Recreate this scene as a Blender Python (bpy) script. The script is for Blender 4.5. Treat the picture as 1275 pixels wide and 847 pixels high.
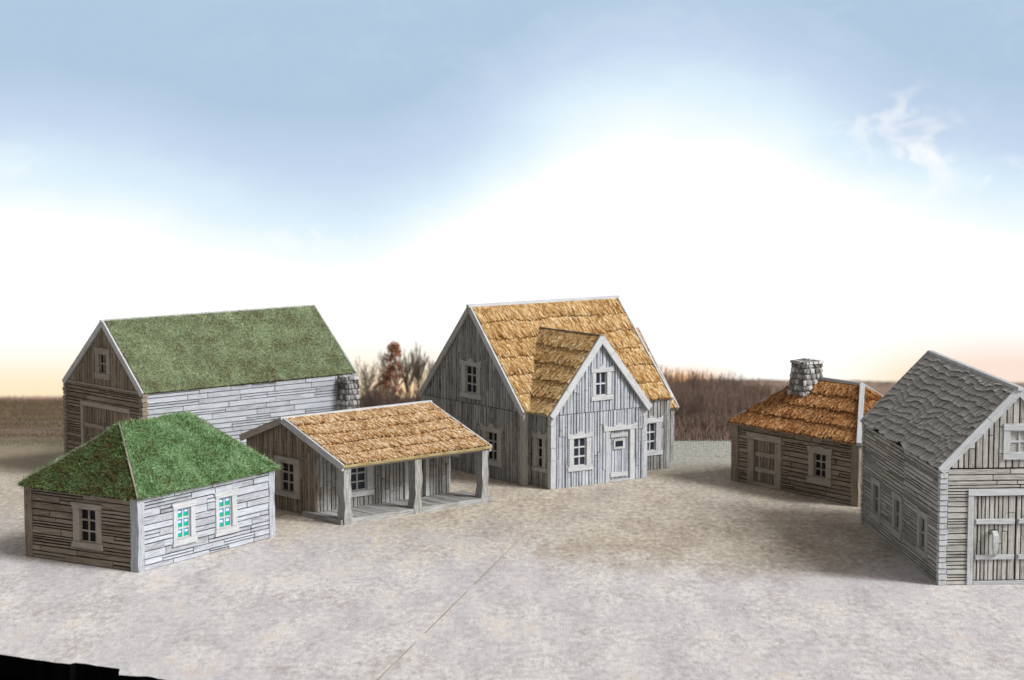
import bpy, math, random
import numpy as np
from mathutils import Vector, noise as mnoise
scene = bpy.context.scene
for o in list(bpy.data.objects): bpy.data.objects.remove(o)
R = math.radians
CAMH = 12.5; PITCH = 0.10222936; FPX = 2682.976
# ------------------------------------------------------------------ camera
cam_d = bpy.data.cameras.new("camera"); cam = bpy.data.objects.new("camera", cam_d)
scene.collection.objects.link(cam); scene.camera = cam
cam.location = (0, 0, CAMH); cam.rotation_euler = (math.pi/2 - PITCH, 0, 0)
cam_d.sensor_fit = 'HORIZONTAL'; cam_d.sensor_width = 36; cam_d.lens = FPX/1275*36
cam_d.dof.use_dof = True; cam_d.dof.focus_distance = 64; cam_d.dof.aperture_fstop = 0.62
cam_d.clip_start = 0.5; cam_d.clip_end = 8000
# ------------------------------------------------------------------ light
SUN_AZ = math.atan2(0.90, -0.43)      # clockwise from +Y
SUN_EL = R(38)
sun_d = bpy.data.lights.new("sun", 'SUN'); sun_o = bpy.data.objects.new("sun", sun_d)
scene.collection.objects.link(sun_o)
sun_d.energy = 1.5; sun_d.angle = R(18); sun_d.color = (0.90, 0.95, 1.0)
sd = Vector((math.sin(SUN_AZ)*math.cos(SUN_EL), math.cos(SUN_AZ)*math.cos(SUN_EL), math.sin(SUN_EL)))
sun_o.rotation_euler = sd.to_track_quat('Z', 'Y').to_euler(); sun_o.location = (40, -20, 40)
scene.view_settings.view_transform = 'Standard'; scene.view_settings.look = 'None'
EXPO = 1.25
scene.view_settings.exposure = EXPO; scene.view_settings.gamma = 1.0
scene.view_settings.use_curve_mapping = False

# ------------------------------------------------------------------ node helpers
class X:
    """a socket wrapped so that shader maths can be written as expressions"""
    nt = None
    def __init__(s, v): s.v = v
    def _m(s, op, *o, clamp=False):
        n = X.nt.nodes.new('ShaderNodeMath'); n.operation = op; n.use_clamp = clamp
        for i, q in enumerate((s,)+o):
            q = q.v if isinstance(q, X) else q
            if isinstance(q, (int, float)): n.inputs[i].default_value = q
            else: X.nt.links.new(q, n.inputs[i])
        return X(n.outputs[0])
    def __add__(s, o): return s._m('ADD', o)
    def __radd__(s, o): return s._m('ADD', o)
    def __sub__(s, o): return s._m('SUBTRACT', o)
    def __rsub__(s, o): return X(o)._m('SUBTRACT', s)
    def __mul__(s, o): return s._m('MULTIPLY', o)
    def __rmul__(s, o): return s._m('MULTIPLY', o)
    def __truediv__(s, o): return s._m('DIVIDE', o)
    def clamp(s): return s._m('ADD', 0.0, clamp=True)
def ss(x, a, b):
    """smoothstep of x from a to b"""
    n = X.nt.nodes.new('ShaderNodeMapRange'); n.interpolation_type = 'SMOOTHSTEP'
    X.nt.links.new(x.v, n.inputs[0]); n.inputs[1].default_value = a; n.inputs[2].default_value = b
    if a > b:
        n.inputs[1].default_value = b; n.inputs[2].default_value = a
        n.inputs[3].default_value = 1; n.inputs[4].default_value = 0
    return X(n.outputs[0])
def sock(q):
    return q.v if isinstance(q, X) else q
def mixc(f, a, b, mode='MIX'):
    n = X.nt.nodes.new('ShaderNodeMix'); n.data_type = 'RGBA'; n.blend_type = mode
    for i, q in ((0, f), (6, a), (7, b)):
        q = sock(q)
        if isinstance(q, (int, float)): n.inputs[i].default_value = q
        elif isinstance(q, (tuple, list)): n.inputs[i].default_value = (*q[:3], 1)
        else: X.nt.links.new(q, n.inputs[i])
    return n.outputs[2]
def ramp(f, *stops, interp='LINEAR'):
    n = X.nt.nodes.new('ShaderNodeValToRGB'); n.color_ramp.interpolation = interp
    e = n.color_ramp.elements
    while len(e) < len(stops): e.new(0.5)
    for k, (p, c) in enumerate(stops):
        e[k].position = p; e[k].color = (*c, 1) if isinstance(c, (tuple, list)) else (c, c, c, 1)
    X.nt.links.new(sock(f), n.inputs[0]); return n.outputs[0]
def mapping(vec, scale, loc=(0, 0, 0), rot=(0, 0, 0)):
    n = X.nt.nodes.new('ShaderNodeMapping'); n.inputs['Scale'].default_value = scale
    n.inputs['Location'].default_value = loc; n.inputs['Rotation'].default_value = rot
    X.nt.links.new(vec, n.inputs['Vector']); return n.outputs[0]
def nz(vec, scale, detail=4, rough=0.55, dist=0.0):
    n = X.nt.nodes.new('ShaderNodeTexNoise'); n.inputs['Scale'].default_value = scale
    n.inputs['Detail'].default_value = detail; n.inputs['Roughness'].default_value = rough
    n.inputs['Distortion'].default_value = dist
    X.nt.links.new(vec, n.inputs['Vector']); return X(n.outputs[0])
def comb(x, y, z):
    n = X.nt.nodes.new('ShaderNodeCombineXYZ')
    for i, q in enumerate((x, y, z)):
        q = sock(q)
        if isinstance(q, (int, float)): n.inputs[i].default_value = q
        else: X.nt.links.new(q, n.inputs[i])
    return n.outputs[0]
def sep(vec):
    n = X.nt.nodes.new('ShaderNodeSeparateXYZ'); X.nt.links.new(vec, n.inputs[0])
    return X(n.outputs[0]), X(n.outputs[1]), X(n.outputs[2])
def srgb(r, g, b):
    f = lambda c: (c/255/12.92) if c/255 <= .04045 else ((c/255+.055)/1.055)**2.4
    return (f(r), f(g), f(b))

# ------------------------------------------------------------------ world
def py2z(py): return math.tan(-(PITCH + math.atan((py-423.5)/FPX)))
def px2x(px): return (px-637.5)/FPX
world = bpy.data.worlds.new("World"); scene.world = world; world.use_nodes = True
nt = world.node_tree; nt.nodes.clear(); X.nt = nt
out = nt.nodes.new('ShaderNodeOutputWorld')
tc = nt.nodes.new('ShaderNodeTexCoord')
dx, dy, dz = sep(tc.outputs['Generated'])
ay = dy._m('ABSOLUTE')._m('MAXIMUM', 0.05)
AX = dx/ay; AZ = dz/ay
bx = [(0, 262), (100, 275), (300, 322), (420, 335), (540, 300), (640, 235), (720, 190), (820, 172), (950, 190), (1040, 225), (1120, 262), (1200, 285), (1275, 300)]
fc = nt.nodes.new('ShaderNodeFloatCurve'); cv = fc.mapping.curves[0]
pts = [(px2x(a)/.56+.5, (py2z(b)+.10)/.16) for a, b in bx]
cv.points[0].location = (0, pts[0][1]); cv.points[1].location = (1, pts[-1][1])
for p_ in pts: cv.points.new(*p_)
fc.mapping.update()
nt.links.new((AX/.56+.5).clamp().v, fc.inputs['Value'])
zb = X(fc.outputs[0])*.16 - .10
v2 = comb(AX*1.0, AZ*2.2, 0.0)
wob = nz(v2, 9, 5, .55)
t = (AZ - zb + .006 + (wob-.5)*.030)/.080
blue = ramp(t.clamp(), (0.0, (1.12, 1.12, 1.12)), (.16, srgb(244, 254, 255)), (.36, srgb(220, 240, 253)), (.62, srgb(199, 217, 240)), (1.0, srgb(178, 202, 225)))
# wisps of cloud
cw = nz(comb(AX*36.0, AZ*52.0, 3.7), 1.0, 8, .66, .9)
def blob(px, py, rx, ry):
    ex = (AX-px2x(px))/(rx/FPX); ez = (AZ-py2z(py))/(ry/FPX)
    return ss((ex*ex+ez*ez), 1.0, 0.0)
m = blob(1120, 170, 110, 75)+blob(1250, 225, 60, 38)+blob(1150, 215, 60, 50)+blob(400, 294, 110, 26)*1.1+blob(10, 200, 60, 30)*.6
m = m+blob(900, 40, 900, 160)*.10
cl = (ss(cw, .47, .64)*m*.42).clamp()
col = mixc(cl, blue, (1.05, 1.04, 1.03))
# warmth over the horizon
w1 = ss(AZ, py2z(380), py2z(490))
side = ss(AX, px2x(1050), px2x(1250))
wc = mixc(side, srgb(255, 236, 200), srgb(253, 230, 216))
w1s = (ss(AZ, py2z(400), py2z(495))*(1.0) + side*ss(AZ, py2z(340), py2z(480))*.5).clamp()
mm = ss(AX, px2x(560), px2x(700))*ss(AX, px2x(1150), px2x(1000))
col = mixc(w1s*(1.0-mm*.75), col, wc)
og = ss((AX-px2x(845))._m('ABSOLUTE'), .035, 0.0)*ss(AZ, py2z(448), py2z(480))
col = mixc(og, col, srgb(255, 178, 92))
og2 = ss((AX-px2x(515))._m('ABSOLUTE'), .04, 0.0)*ss(AZ, py2z(440), py2z(500))*.7
col = mixc(og2, col, srgb(255, 205, 150))
bgA = nt.nodes.new('ShaderNodeBackground'); nt.links.new(col, bgA.inputs[0]); bgA.inputs[1].default_value = 2.0**(-EXPO)
sky = nt.nodes.new('ShaderNodeTexSky'); sky.sky_type = 'NISHITA'; sky.sun_disc = False
sky.sun_elevation = SUN_EL; sky.sun_rotation = SUN_AZ; sky.dust_density = 3.0; sky.air_density = 1.0
hs = nt.nodes.new('ShaderNodeHueSaturation'); hs.inputs['Saturation'].default_value = .35; nt.links.new(sky.outputs[0], hs.inputs['Color'])
wt = mixc(1.0, hs.outputs[0], (1.0, .90, .77), 'MULTIPLY')      # thin bright overcast: whitened, slightly warm
bgB = nt.nodes.new('ShaderNodeBackground'); nt.links.new(wt, bgB.inputs[0]); bgB.inputs[1].default_value = 0.05
up = ss(dz, .055, .16)
mx = nt.nodes.new('ShaderNodeMixShader'); nt.links.new(up.v, mx.inputs[0])
nt.links.new(bgA.outputs[0], mx.inputs[1]); nt.links.new(bgB.outputs[0], mx.inputs[2])
nt.links.new(mx.outputs[0], out.inputs[0])

# ------------------------------------------------------------------ materials
def new_mat(name):
    m = bpy.data.materials.new(name); m.use_nodes = True
    X.nt = m.node_tree
    b = m.node_tree.nodes['Principled BSDF']
    return m, b
def lk(a, b): X.nt.links.new(sock(a), b)
def bump(b, h, strength=.5, dist=.02):
    n = X.nt.nodes.new('ShaderNodeBump'); n.inputs['Strength'].default_value = strength
    n.inputs['Distance'].default_value = dist; lk(h, n.inputs['Height']); lk(n.outputs[0], b.inputs['Normal'])
def attr(name):
    n = X.nt.nodes.new('ShaderNodeAttribute'); n.attribute_name = name; return n
def uvn():
    n = X.nt.nodes.new('ShaderNodeTexCoord'); return n.outputs['UV']
def objc():
    n = X.nt.nodes.new('ShaderNodeTexCoord'); return n.outputs['Object']
def geo():
    n = X.nt.nodes.new('ShaderNodeNewGeometry'); return n.outputs['Position']

def wood(name, dark, mid, light, bias=0.0, green=0.0):
    m, b = new_mat(name)
    uv = uvn()
    tone = X(attr('tone').outputs['Fac'])
    g1 = nz(mapping(uv, (1.6, 26, 1)), 1.0, 5, .62, .35)
    g2 = nz(mapping(uv, (4, 75, 1)), 1.0, 3, .6)
    g3 = nz(mapping(uv, (1.1, 5, 1)), 1.0, 3, .5)
    layer = nz(mapping(objc(), (3, 3, 46)), 1.0, 2, .5)
    f = g1*.46+g2*.26+g3*.10+tone*.09+layer*.12-.03+bias
    c = ramp(f, (.36, dark), (.44, mid), (.56, light), (.70, tuple(min(1, q*1.22) for q in light)))
    if green:
        gm = ss(nz(objc(), 1.3, 5, .6), .56, .72)*green
        c = mixc(gm, c, (.10, .12, .05))
    lk(c, b.inputs['Base Color']); b.inputs['Roughness'].default_value = .72
    b.inputs['Specular IOR Level'].default_value = .25
    bump(b, g1*.7+g2*.3+layer*.25, .55, .03)
    return m
WOOD_LIT = wood('lit_grey_wood', (.13, .13, .135), (.33, .345, .37), (.50, .53, .58), .01)  # for sunlit walls: cool daylight painted into the same grey wood
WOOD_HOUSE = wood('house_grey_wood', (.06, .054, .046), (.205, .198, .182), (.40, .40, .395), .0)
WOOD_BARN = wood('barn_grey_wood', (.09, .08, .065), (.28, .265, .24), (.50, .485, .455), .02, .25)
WOOD_SHADED = wood('shaded_brown_wood', (.055, .038, .025), (.17, .13, .092), (.31, .26, .205), .0)  # for walls away from the sun: shade painted in as darker brown
WOOD_TRIM = wood('pale_trim_wood', (.16, .15, .14), (.33, .33, .325), (.50, .51, .525), .05)
SHADE_TRIM_BROWN = wood('shaded_brown_trim', (.08, .06, .042), (.22, .18, .14), (.35, .315, .27), .03)  # for trim on shaded walls, the shade painted into its brown
SHADE_TRIM_GREY = wood('shaded_grey_trim', (.11, .10, .09), (.27, .26, .24), (.42, .41, .385), .04)  # greyer trim for shaded walls, shade painted into its tone
SHING = wood('shingle_wood', (.17, .155, .14), (.40, .38, .35), (.58, .56, .53), .04)
YELLOW = wood('yellowed_trim', (.20, .15, .06), (.40, .31, .13), (.50, .46, .36), .0)
def plain(name, col, rough=.8, spec=.3, nscale=20, amt=.25):
    m, b = new_mat(name)
    n = nz(objc(), nscale, 4, .6)
    c = mixc(n, tuple(q*(1-amt) for q in col), tuple(min(1, q*(1+amt)) for q in col))
    lk(c, b.inputs['Base Color']); b.inputs['Roughness'].default_value = rough
    b.inputs['Specular IOR Level'].default_value = spec
    return m
GROOVE = plain('dark_wash', (.014, .011, .009), .95, .05)
REED = plain('reed_ends', (.07, .035, .012), .95, .05)
GLASS = plain('dark_glass', (.006, .006, .008), .45, .12, 3)
GLASS_LIT = plain('lit_side_glass', (.022, .027, .042), .3, .4, 3)  # same dark glass on the lit side, daylight sheen painted in as blue
PBLUE = plain('blue_pane', (.10, .36, .75), .35, .4, 30, .5)
PGREEN = plain('green_pane', (.0, .36, .22), .35, .4, 30, .5)
PWHITE = plain('white_glint', (.85, .92, .95), .35, .4)
BLACK = plain('black_void', (.004, .004, .004), 1, 0)

def straw(name, c0, c1, c2, c3):
    m, b = new_mat(name)
    tone = X(attr('tone').outputs['Fac'])
    big = nz(objc(), 1.1, 4, .6)
    st = nz(mapping(uvn(), (3, 60, 1)), 1.0, 3, .6)
    f = tone*.70+big*.40+st*.35-.20
    c = ramp(f, (.16, c0), (.40, c1), (.62, c2), (.86, c3))
    lk(c, b.inputs['Base Color']); b.inputs['Roughness'].default_value = .85
    b.inputs['Specular IOR Level'].default_value = .2
    bump(b, st, .5, .02)
    return m
STRAW_HOUSE = straw('golden_thatch', (.22, .10, .03), (.46, .265, .09), (.61, .405, .18), (.76, .60, .37))
STRAW_SHED = straw('orange_thatch', (.27, .13, .045), (.55, .33, .14), (.72, .51, .29), (.84, .70, .53))
STRAW_COT = straw('russet_thatch', (.11, .042, .015), (.27, .115, .038), (.40, .185, .065), (.55, .32, .15))
def grassm(name, stops, scale=1.4):
    m, b = new_mat(name)
    tone = X(attr('tone').outputs['Fac'])
    big = nz(objc(), scale, 5, .65)
    f = tone*.45+big*1.0-.22
    c = ramp(f, *stops)
    lk(c, b.inputs['Base Color']); b.inputs['Roughness'].default_value = .8
    b.inputs['Specular IOR Level'].default_value = .15
    return m
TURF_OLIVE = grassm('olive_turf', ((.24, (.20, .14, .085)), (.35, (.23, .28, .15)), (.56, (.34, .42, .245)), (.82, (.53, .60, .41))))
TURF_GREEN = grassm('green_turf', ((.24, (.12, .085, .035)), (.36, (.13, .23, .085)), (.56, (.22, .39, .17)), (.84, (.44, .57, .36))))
TURF_SHADY = grassm('shaded_brown_turf', ((.30, (.13, .075, .035)), (.46, (.10, .125, .045)), (.62, (.12, .21, .07)), (.88, (.24, .32, .15))), 1.9)  # unlit end slope: bare soil, plus its shade painted in darker
SOIL = plain('turf_soil', (.07, .055, .03), .95, .1, 8, .6)
m_, b_ = new_mat('chimney_stone')
STONE = m_
tone = X(attr('tone').outputs['Fac']); s1 = nz(objc(), 9, 6, .7); s2 = nz(objc(), 40, 3, .6)
f = tone*.4+s1*.6+s2*.25-.12
lk(ramp(f, (.28, (.07, .06, .05)), (.45, (.25, .24, .225)), (.62, (.46, .465, .47)), (.8, (.66, .67, .68))), b_.inputs['Base Color'])
b_.inputs['Roughness'].default_value = .85; bump(b_, s1*.7+s2*.3, .7, .05)
BARK = plain('bare_bark', (.115, .085, .07), .9, .15, 6, .4)
BARKP = plain('pale_bark', (.19, .15, .125), .9, .15, 6, .4)
LEAF = plain('russet_leaves', (.36, .15, .085), .8, .15, 2, .5)
TWIG = plain('thicket_twigs', (.19, .135, .105), .9, .1, 2, .45)

# ------------------------------------------------------------------ mesh builder
class MB:
    def __init__(s): s.v = []; s.f = []; s.uv = []; s.t = []; s.m = []
    def face(s, pts, uvs, tone, mi=0):
        k = len(s.v); s.v += pts; s.f.append(tuple(range(k, k+len(pts)))); s.uv += uvs; s.t.append(tone); s.m.append(mi)
    def hexa(s, p, L, Wd, tone=None, mi=0, D=.05, end=None):
        """p: 8 points, back quad 0-3, front quad 4-7; the side 0-1 is the long one"""
        if tone is None: tone = random.random()
        k = len(s.v); s.v += p
        a, b = random.uniform(0, 40), random.uniform(0, 40)
        qs = [((4, 5, 6, 7), (0, 0, L, 0, L, Wd, 0, Wd)), ((3, 2, 1, 0), (0, Wd, L, Wd, L, 0, 0, 0)),
              ((0, 1, 5, 4), (0, 0, L, 0, L, D, 0, D)), ((2, 3, 7, 6), (L, 0, 0, 0, 0, D, L, D)),
              ((1, 2, 6, 5), (0, 0, 0, Wd, D, Wd, D, 0)), ((3, 0, 4, 7), (0, Wd, 0, 0, D, 0, D, Wd))]
        for qi, (idx, q) in enumerate(qs):
            s.f.append(tuple(k+i for i in idx)); s.t.append(tone); s.m.append(end if (end is not None and qi == 5) else mi)
            s.uv += [(a+q[2*i], b+q[2*i+1]) for i in range(4)]
    def box(s, T, a0, a1, b0, b1, c0, c1, tone=None, mi=0, long='a', ch=0.0, jit=0.0):
        """T maps (a,b,c) to a point; c is the outward direction"""
        j = lambda: random.uniform(-jit, jit)
        j4 = [(j(), j()) for _ in range(4)]
        base = [(a0, b0), (a1, b0), (a1, b1), (a0, b1)]
        if long == 'b': base = [(a0, b0), (a0, b1), (a1, b1), (a1, b0)]
        ca = (a0+a1)/2; cb = (b0+b1)/2
        P0 = []; P1 = []
        for (a, b), (ja, jb) in zip(base, j4):
            P0.append(T(a+ja, b+jb, c0))
            P1.append(T(a+ja-math.copysign(ch, a-ca), b+jb-math.copysign(ch, b-cb), c1))
        if long == 'a': s.hexa(P0+P1, abs(a1-a0), abs(b1-b0), tone, mi, abs(c1-c0))
        else: s.hexa(P0+P1, abs(b1-b0), abs(a1-a0), tone, mi, abs(c1-c0))
    def build(s, name, mats, parent=None):
        me = bpy.data.meshes.new(name); me.from_pydata([tuple(p) for p in s.v], [], s.f)
        ul = me.uv_layers.new(name='UVMap'); ul.data.foreach_set('uv', np.array(s.uv, dtype=np.float32).ravel())
        at = me.attributes.new('tone', 'FLOAT', 'FACE'); at.data.foreach_set('value', np.array(s.t, dtype=np.float32))
        for mt in (mats if isinstance(mats, (list, tuple)) else [mats]): me.materials.append(mt)
        me.polygons.foreach_set('material_index', np.array(s.m, dtype=np.int32))
        me.update()
        o = bpy.data.objects.new(name, me); scene.collection.objects.link(o)
        if parent is not None: o.parent = parent
        return o
def np_mesh(name, V, F, mat, tone=None, parent=None, smooth=False):
    """V (n,3), F (m,k) arrays -> one mesh object"""
    me = bpy.data.meshes.new(name); n, k = F.shape
    me.vertices.add(len(V)); me.vertices.foreach_set('co', V.astype(np.float32).ravel())
    me.loops.add(n*k); me.loops.foreach_set('vertex_index', F.astype(np.int32).ravel())
    me.polygons.add(n); me.polygons.foreach_set('loop_start', np.arange(0, n*k, k, dtype=np.int32))
    me.polygons.foreach_set('loop_total', np.full(n, k, dtype=np.int32))
    if tone is not None:
        at = me.attributes.new('tone', 'FLOAT', 'FACE'); at.data.foreach_set('value', tone.astype(np.float32))
    me.update(calc_edges=True); me.validate()
    if smooth: me.polygons.foreach_set('use_smooth', np.ones(n, dtype=bool))
    me.materials.append(mat)
    o = bpy.data.objects.new(name, me); scene.collection.objects.link(o)
    if parent is not None: o.parent = parent
    return o
def tag(o, label=None, cat=None, group=None, kind=None):
    for k, v in (('label', label), ('category', cat), ('group', group), ('kind', kind)):
        if v: o[k] = v
    return o

# ================================================================== GROUND
SL = math.tan(R(7.36))
def gz(x, y):
    """height of the land: flat table-like yard, then a long slope falling away"""
    d = y-84.0
    if d <= -4: return 0.0
    if d < 4: return -SL*(d+4)**2/16
    return -SL*d
rng = np.random.default_rng(5)
def edge_y(x):
    # broken front edge of the ground sheet (bottom left)
    if x > -6.6: return 40.0
    y = float(np.interp(x, [-16, -12.01, -10.74, -10.2, -10.1, -8.95, -8.90, -8.2, -7.69, -6.7], [51.6, 49.55, 48.87, 48.66, 48.78, 48.21, 47.66, 47.52, 47.20, 46.4]))
    y += .05*mnoise.noise(Vector((x*3, 0, 0)))+.03*mnoise.noise(Vector((x*9, 3, 0)))
    return y
xs = np.unique(np.concatenate([-np.geomspace(16, 3000, 46)[::-1], np.arange(-16, -6, .04), np.arange(-6, 16, .5), np.geomspace(16, 3000, 46)]))
ts = np.concatenate([[0], np.linspace(.02, 36, 60), np.linspace(38, 60, 30), np.geomspace(62, 3600, 60)])
V = []
for x in xs:
    ey = edge_y(x) if x > -16 else edge_y(-16)+0
    for q in ts:
        y = ey+q*( (84-ey)/44 if q < 44 else 1) if q < 44 else 84+(q-44)
        V.append((x, y, gz(x, y)+ (0 if y < 84 else .12*mnoise.noise(Vector((x*.15, y*.15, 0)))*min(1, (y-84)/8))))
nx_, ny_ = len(xs), len(ts)
F = [(i*ny_+j, (i+1)*ny_+j, (i+1)*ny_+j+1, i*ny_+j+1) for i in range(nx_-1) for j in range(ny_-1)]
k = len(V)
for i in range(nx_):      # the thickness of the sheet at its front edge
    x, y, z = V[i*ny_]; V.append((x, y+.02, -.5))
m_, b_ = new_mat('ground_surface')
P = geo(); px_, py_, pz_ = sep(P)
n1 = nz(mapping(P, (.50, .20, 1)), 1.0, 8, .66)
n2 = nz(mapping(P, (5.5, 2.6, 1)), 1.0, 8, .74)
n6 = nz(mapping(P, (.9, .30, 1)), 1.0, 9, .72)
n3 = nz(mapping(P, (16, 9, 1)), 1, 5, .7); n4 = nz(P, 0.16, 4, .55); n5 = nz(P, 42, 2, .6)
yard = ramp(n2*.60+n6*.40, (.38, (.37, .325, .32)), (.45, (.51, .475, .465)), (.51, (.63, .60, .585)), (.58, (.75, .73, .705)))
yard = mixc(ss(n1, .58, .42)*.40, yard, (.47, .46, .50))
yard = mixc(ss(n6, .54, .68)*.45, yard, (.62, .49, .39))
yard = mixc(ss(n3, .60, .70)*.5, yard, (.70, .64, .50))
yard = mixc(ss(n5, .62, .72)*.35, yard, (.17, .14, .12))
# browner worn soil and painted-in shade in the middle of the yard, cleaner towards the front
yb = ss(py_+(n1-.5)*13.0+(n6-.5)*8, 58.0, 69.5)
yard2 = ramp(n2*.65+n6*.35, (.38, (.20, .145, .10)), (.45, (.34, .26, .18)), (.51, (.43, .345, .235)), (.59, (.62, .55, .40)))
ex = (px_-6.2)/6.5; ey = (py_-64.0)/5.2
soil_shade = ss(ex*ex+ey*ey+(n1-.5)*2.6+(n6-.5)*2.2, 1.7, .1)  # left of the shingled barn: its soft shadow painted into the soil colour
yard = mixc((yb*.66)._m('MAXIMUM', soil_shade*.72), yard, yard2)
ol = ss(py_+(n1-.5)*4, 72, 78)*ss(px_, 2.5, 5.0)
yard = mixc(ol*.45, yard, (.13, .125, .075))
# pale ground at the foot of the wood, low mist painted into its colour
mist = ramp(n3*.6+n2*.4, (.38, (.20, .20, .175)), (.50, (.36, .365, .33)), (.62, (.62, .62, .56)))
fr = ss(py_+(n1-.5)*4, 75.5, 80.5)*ss(px_, 2.0, 4.5)
yard = mixc(fr, yard, mist)
f1 = nz(mapping(P, (.006, .022, 1)), 1.0, 6, .6); f2 = nz(mapping(P, (.45, .03, 1)), 1.0, 7, .7)
field = ramp(f2*.62+f1*.38, (.36, (.08, .05, .035)), (.47, (.15, .095, .065)), (.56, (.21, .14, .095)), (.68, (.28, .20, .14)))
field = mixc(ss(f1, .50, .62)*.6, field, (.11, .14, .05))
ff = ss(py_+(n1-.5)*5, 79.5, 84)*ss(px_, 2.0, -3.0)
ff2 = ss(py_+(n1-.5)*3, 84, 88)
fx = ff._m('MAXIMUM', ff2)
sand = ss(py_+(n1-.5)*3, 74, 77.5)*ss(px_, -3.0, -8.0)
yard = mixc(sand*.7, yard, (.30, .225, .13))
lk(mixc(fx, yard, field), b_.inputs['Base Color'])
b_.inputs['Roughness'].default_value = .62; b_.inputs['Specular IOR Level'].default_value = .35
bump(b_, n3*.6+n2*.5+n5*.3, .6, .05)
V = np.array(V); F = np.array(F)
EV = np.concatenate([V[[i*ny_ for i in range(nx_)]]+np.array([0, .004, -.02]), V[k:]]); EF = np.array([(i, nx_+i, nx_+i+1, i+1) for i in range(nx_-1)]); V = V[:k]
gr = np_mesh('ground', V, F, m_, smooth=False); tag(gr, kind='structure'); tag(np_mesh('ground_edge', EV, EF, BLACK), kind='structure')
# the seam where two ground boards meet: a thin raised line
mb = MB()
A0 = Vector((2.05, 72.5)); A1 = Vector((-3.05, 47.0)); nseg = 60
for i in range(nseg):
    p = A0.lerp(A1, i/nseg); q = A0.lerp(A1, (i+1)/nseg)
    w = .018 + .016*abs(mnoise.noise(Vector((i*.35, 0, 0))))
    if mnoise.noise(Vector((i*.21, 8, 0))) < -.22: continue
    d = (q-p).normalized(); nrm = Vector((-d.y, d.x))
    T = lambda a, b, c, p=p, q=q, nrm=nrm: (*(p.lerp(q, a)+nrm*b), c)
    mb.box(T, 0, 1, -w, w, -.01, .008, mi=0)
seam = mb.build('ground_seam', plain('seam_line', (.40, .34, .28), .8, .2, .25, .75)); tag(seam, kind='structure')
me = MB(); me.box(lambda a, b, c: (a, b, c), -400, 400, -400, 66, -3.2, -3.0)  # dark floor below the edge, widened out of view to block light from below
fl = me.build('floor', BLACK); tag(fl, kind='structure')

# far hills beyond the wood
V = []; F = []
cols = 420
for i in range(cols+1):
    x = -300+i*1500/cols
    top = 12.5+1500*py2z(474.5)+5.0*mnoise.noise(Vector((x*.004, 1, 0)))*.5+1.1*mnoise.noise(Vector((x*.06, 2, 0)))+.6*mnoise.noise(Vector((x*.31, 2, 0)))
    fade = min(1, max(0, (x-20)/120)); top = top*fade+(12.5+1500*py2z(496))*(1-fade)
    V += [(x, 1500, top), (x, 1460, top-4), (x, 1380, top-14), (x, 1250, top-32)]
for i in range(cols):
    for j in range(3): F.append((i*4+j, (i+1)*4+j, (i+1)*4+j+1, i*4+j+1))
m_, b_ = new_mat('far_hills'); P = geo()
h1 = nz(mapping(P, (.10, .02, .5)), 1, 5, .7)
lk(ramp(h1, (.35, (.12, .085, .065)), (.5, (.21, .145, .11)), (.65, (.32, .22, .165))), b_.inputs['Base Color']); b_.inputs['Roughness'].default_value = 1
tag(np_mesh('hills', np.array(V), np.array(F), m_), kind='structure')

# ================================================================== building helpers
class Frame:
    """local axes of a building: u along (cos r, sin r), v to its left (hand 1) or right (hand -1)"""
    def __init__(s, name, x, y, r, hand):
        s.e = bpy.data.objects.new(name, None); scene.collection.objects.link(s.e)
        s.e.location = (x, y, 0.0); s.e.rotation_euler = (0, 0, R(r)); s.h = hand
        s.e.empty_display_size = .5
    def p(s, u, v, z): return (u, v*s.h, z)
class Wall:
    """a wall plane: origin (u,v), direction (du,dv), outward normal (nu,nv)"""
    def __init__(s, fr, o, d, n): s.fr = fr; s.o = o; s.d = d; s.n = n
    def __call__(s, a, z, c):
        return s.fr.p(s.o[0]+s.d[0]*a+s.n[0]*c, s.o[1]+s.d[1]*a+s.n[1]*c, z)
def subtract(iv, holes):
    out = [iv]
    for h0, h1 in holes:
        nw = []
        for a, b in out:
            if h1 <= a or h0 >= b: nw.append((a, b)); continue
            if h0 > a: nw.append((a, h0))
            if h1 < b: nw.append((h1, b))
        out = nw
    return [q for q in out if q[1]-q[0] > .02]
DEPTH = .09
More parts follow.
